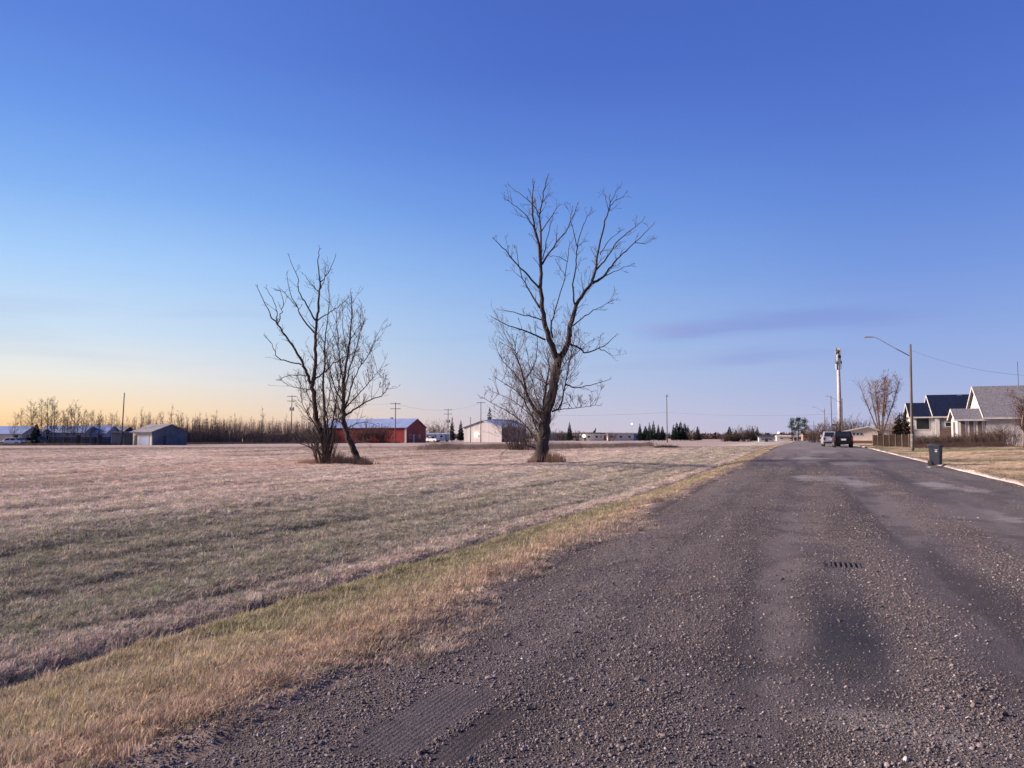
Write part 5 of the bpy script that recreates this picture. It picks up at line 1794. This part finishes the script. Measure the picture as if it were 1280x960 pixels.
def vehicle(label, cat, g_, rz, paint, L_=4.75, W=.94, belt=1.08, H=1.76, kind='suv', name=None):
    t = thing(name or cat.replace(' ', '_'), label, cat, g_, rz)
    cab0, cab1, top0, top1 = (.10, 3.45, .42, 2.75) if kind == 'suv' else (.75, 3.5, 1.3, 2.7) if kind == 'car' else (1.9, 3.75, 2.15, 3.05)
    prof = [(.12, .36), (.0, .52), (.0, .80), (.05, belt - .05), (.12, belt), (3.35, belt), (L_ - .3, belt - .14), (L_ - .06, belt - .3), (L_, .62), (L_ - .05, .36)]
    body = MB().prism_x(prof, -W, W).obj('body', M[paint], t, bevel=.07)
    b, q = (-W + .03, W - .03, cab0, cab1), (-W + .2, W - .2, top0, top1)
    MB().frustum(b, belt - .03, q, H).obj('cabin', M[paint], t, bevel=.06)
    B = [(b[0], b[2], belt), (b[1], b[2], belt), (b[1], b[3], belt), (b[0], b[3], belt)]
    T = [(q[0], q[2], H), (q[1], q[2], H), (q[1], q[3], H), (q[0], q[3], H)]
    panel((B[0], B[1], T[1], T[0]), M['glass'], 'rear_window', t, (.09, .14))
    panel((B[2], B[3], T[3], T[2]), M['glass'], 'windscreen', t, (.07, .10))
    for (i, j) in ((1, 2), (3, 0)):
        for u0, u1 in ((.06, .47), (.52, .93)):
            p0 = [Vector(B[i]).lerp(Vector(B[j]), u0), Vector(B[i]).lerp(Vector(B[j]), u1), Vector(T[i]).lerp(Vector(T[j]), u1), Vector(T[i]).lerp(Vector(T[j]), u0)]
            panel(p0, M['glass'], 'side_window', t, (.02, .12))
    bm_ = MB().box(-W - .02, W + .02, -.09, .12, .40, .62).obj('bumper', M['car_dark'] if paint != 'car_black' else M['car_black'], t, bevel=.04)
    for s in (-1, 1):
        MB().box(s * W - (.16 if s > 0 else -.0), s * W + (.16 if s < 0 else .0), -.018, .1, .74, belt + .02).obj('tail_light', M['tail_light'], t)
        MB().box(min(s * (W - .06), s * (W - .45)), max(s * (W - .06), s * (W - .45)), L_ - .1, L_ + .02, .66, .84).obj('headlight', M['plate'], t)
        MB().box(min(s * W, s * (W + .2)), max(s * W, s * (W + .2)), 2.95, 3.05, belt, belt + .17).obj('mirror', M[paint], t, bevel=.02)
        for y_ in (.85, L_ - .9):
            w_ = MB().lathe([(.22, -.11), (.345, -.10), (.36, -.06), (.36, .06), (.345, .10), (.22, .11)], 22, 'x', (s * (W - .10), y_, .36)).obj('wheel', M['rubber'], t)
            MB().lathe([(.06, -.02), (.20, -.015), (.22, .0), (.20, .015), (.06, .02)], 14, 'x', (s * (W + .012), y_, .36)).obj('rim', M['rim'], w_)
    MB().box(-.26, .26, -.018, .02, .80, .96).obj('number_plate', M['plate'], t)
    MB().box(-.30, .30, -.03, .02, .985, 1.02).obj('plate_lamp_bar', M['grey_metal'] if paint == 'car_black' else M[paint], t)
    if kind == 'pickup':
        MB().box(-W + .1, W - .1, .12, 1.85, belt - .012, belt + .004).obj('bed', M['car_dark'], t)
    return t


def on_road(px_, d_):
    p = at(px_, 546, d_)
    return Vector((p.x, p.y, float(road_h(np.array([p.x]), np.array([p.y]))[0]) - .005))


vehicle('black sport utility vehicle parked on the street with its rear to the houses', 'suv', on_road(1054.5, 84.5), R(1), 'car_black', 4.8, .96, 1.10, 1.80, name='parked_suv')
vehicle('silver pickup parked directly ahead of the black vehicle', 'pickup', on_road(1040, 92), R(2), 'car_silver', 5.2, .96, 1.12, 1.82, 'pickup', name='parked_pickup')
vehicle('dark car parked by the broad spruce at the farmyard', 'car', on_ground(43, 149), YAW + R(80), 'car_dark', 4.5, .9, .95, 1.5, 'car', name='parked_car')
vehicle('pale car parked next to the tan house at the field corner', 'car', on_ground(30, 146), YAW + R(95), 'car_white', 4.4, .9, .93, 1.45, 'car', name='parked_car')
vehicle('dark pickup in front of the thin bare trees', 'pickup', on_ground(66, 150), YAW + R(85), 'car_dark', 5.2, .95, 1.05, 1.75, 'pickup', name='parked_pickup')
vehicle('white pickup standing between red barn and pole', 'pickup', on_ground(548, 228), YAW + R(60), 'car_white', 5.2, .95, 1.1, 1.8, 'pickup', name='parked_pickup')
for k, (px_, d_, ln, lab) in enumerate(((540, 236, 5.0, 'white camper van behind the red barn gable'), (554, 238, 4.2, 'white camper trailer next to the pole with transformers'), (37, 154, 3.0, 'small white camper by the tan house'))):
    t = thing('camper', lab, 'camper', on_ground(px_, d_), YAW + R(8))
    MB().prism_x([(0, .5), (2.1, .5), (2.1, 2.5), (1.8, 2.7), (.3, 2.7), (0, 2.5)], -ln / 2, ln / 2).obj('body', M['car_white'], t, bevel=.05)
    window(t, '-y', -ln * .32, -ln * .05, 1.4, 2.0, 0, M['grey_metal'], fr=.05)
    MB().box(ln * .15, ln * .15 + .6, -.03, -.002, .6, 2.2).obj('door', M['grey_metal'], t)
    for q in (-.3, .25):
        MB().lathe([(.1, -.1), (.33, -.09), (.33, .09), (.1, .1)], 14, 'y', (q * ln, .15, .33)).obj('wheel', M['rubber'], t)

# dark board fence in the farmyard
fa2, fb2 = on_ground(62, 149), on_ground(138, 152)
fd = fb2 - fa2
fl2 = math.hypot(fd.x, fd.y)
f2 = thing('yard_fence', 'low dark board fence behind the thin bare trees of the farmyard', 'fence', fa2, math.atan2(fd.y, fd.x))
for k in range(5):
    if k < 4:
        for q in range(5):
            MB().box(k * fl2 / 4 + .06, (k + 1) * fl2 / 4 - .06, -.02, .02, .08 + q * .30, .34 + q * .30).obj('rail', M['dark_metal'], f2)
    MB().box(k * fl2 / 4 - .06, k * fl2 / 4 + .06, -.05, .05, -.3, 1.65).obj('post', M['fence_wood'], f2)

# ------------------------------------------------------------------ wheeled bin
gb_ = on_road(1168.5, 38.8)
wb = thing('wheeled_bin', 'dark blue plastic wheeled refuse bin standing at the kerb', 'bin', gb_, R(68))
MB().frustum((-.275, .275, -.315, .285), .06, (-.31, .31, -.36, .33), .98).obj('body', M['bin_blue'], wb, bevel=.03)
MB().box(-.335, .335, -.385, .355, .955, 1.0).obj('rim', M['bin_blue'], wb, bevel=.012)
ld = MB().add([(-.345, -.43, 1.002), (.345, -.43, 1.002), (.345, .40, 1.002), (-.345, .40, 1.002), (-.33, -.41, 1.045), (.33, -.41, 1.045), (.31, .34, 1.12), (-.31, .34, 1.12)],
              [(0, 3, 2, 1), (4, 5, 6, 7), (0, 1, 5, 4), (1, 2, 6, 5), (2, 3, 7, 6), (3, 0, 4, 7)]).obj('lid', M['bin_blue'], wb, bevel=.02)
MB().tube([(-.28, .44, 1.0), (.28, .44, 1.0)], .02, 8).obj('handle', M['bin_blue'], wb)
for s in (-1, 1):
    w_ = MB().lathe([(.04, -.04), (.135, -.035), (.145, 0), (.135, .035), (.04, .04)], 18, 'x', (s * .29, .27, .145)).obj('wheel', M['rubber'], wb)
    MB().box(min(s * .26, s * .30), max(s * .26, s * .30), .33, .46, .97, 1.02).obj('handle_bracket', M['bin_blue'], wb)
MB().box(-.313, -.296, -.22, -.04, .80, .825).obj('stamped_mark', M['bin_mark'], wb)
MB().box(-.308, -.288, -.19, -.06, .70, .765).obj('stamped_mark', M['bin_mark'], wb)
wb.scale = (.86, .76, 1.0)

# small flagstone lying in the road by the bin
p = on_road(1166, 37.0)
tag(MB().frustum((-.3, .3, -.25, .25), -.03, (-.26, .26, -.21, .22), .045).obj('flat_stone', M['concrete'], loc=p, rotz=.3, bevel=.015), 'flat pale stone lying on the road in front of the bin', 'stone')
# a broken twig lying in the field
r = random.Random(97)
p = Vector((*px_xy(172, 672, -.15), 0))
p.z = float(ground_z(p.x, p.y)) + .02
b_ = MB()
shoot(b_, r, Vector((0, 0, .02)), Vector((-1, .1, .35)), 1.1, .016, 0, 1, .02, .15, 5, 4, rmin=.005)
tag(b_.obj('fallen_twig', M['twig'], loc=p), 'fallen forked twig lying on the mown field', 'twig')
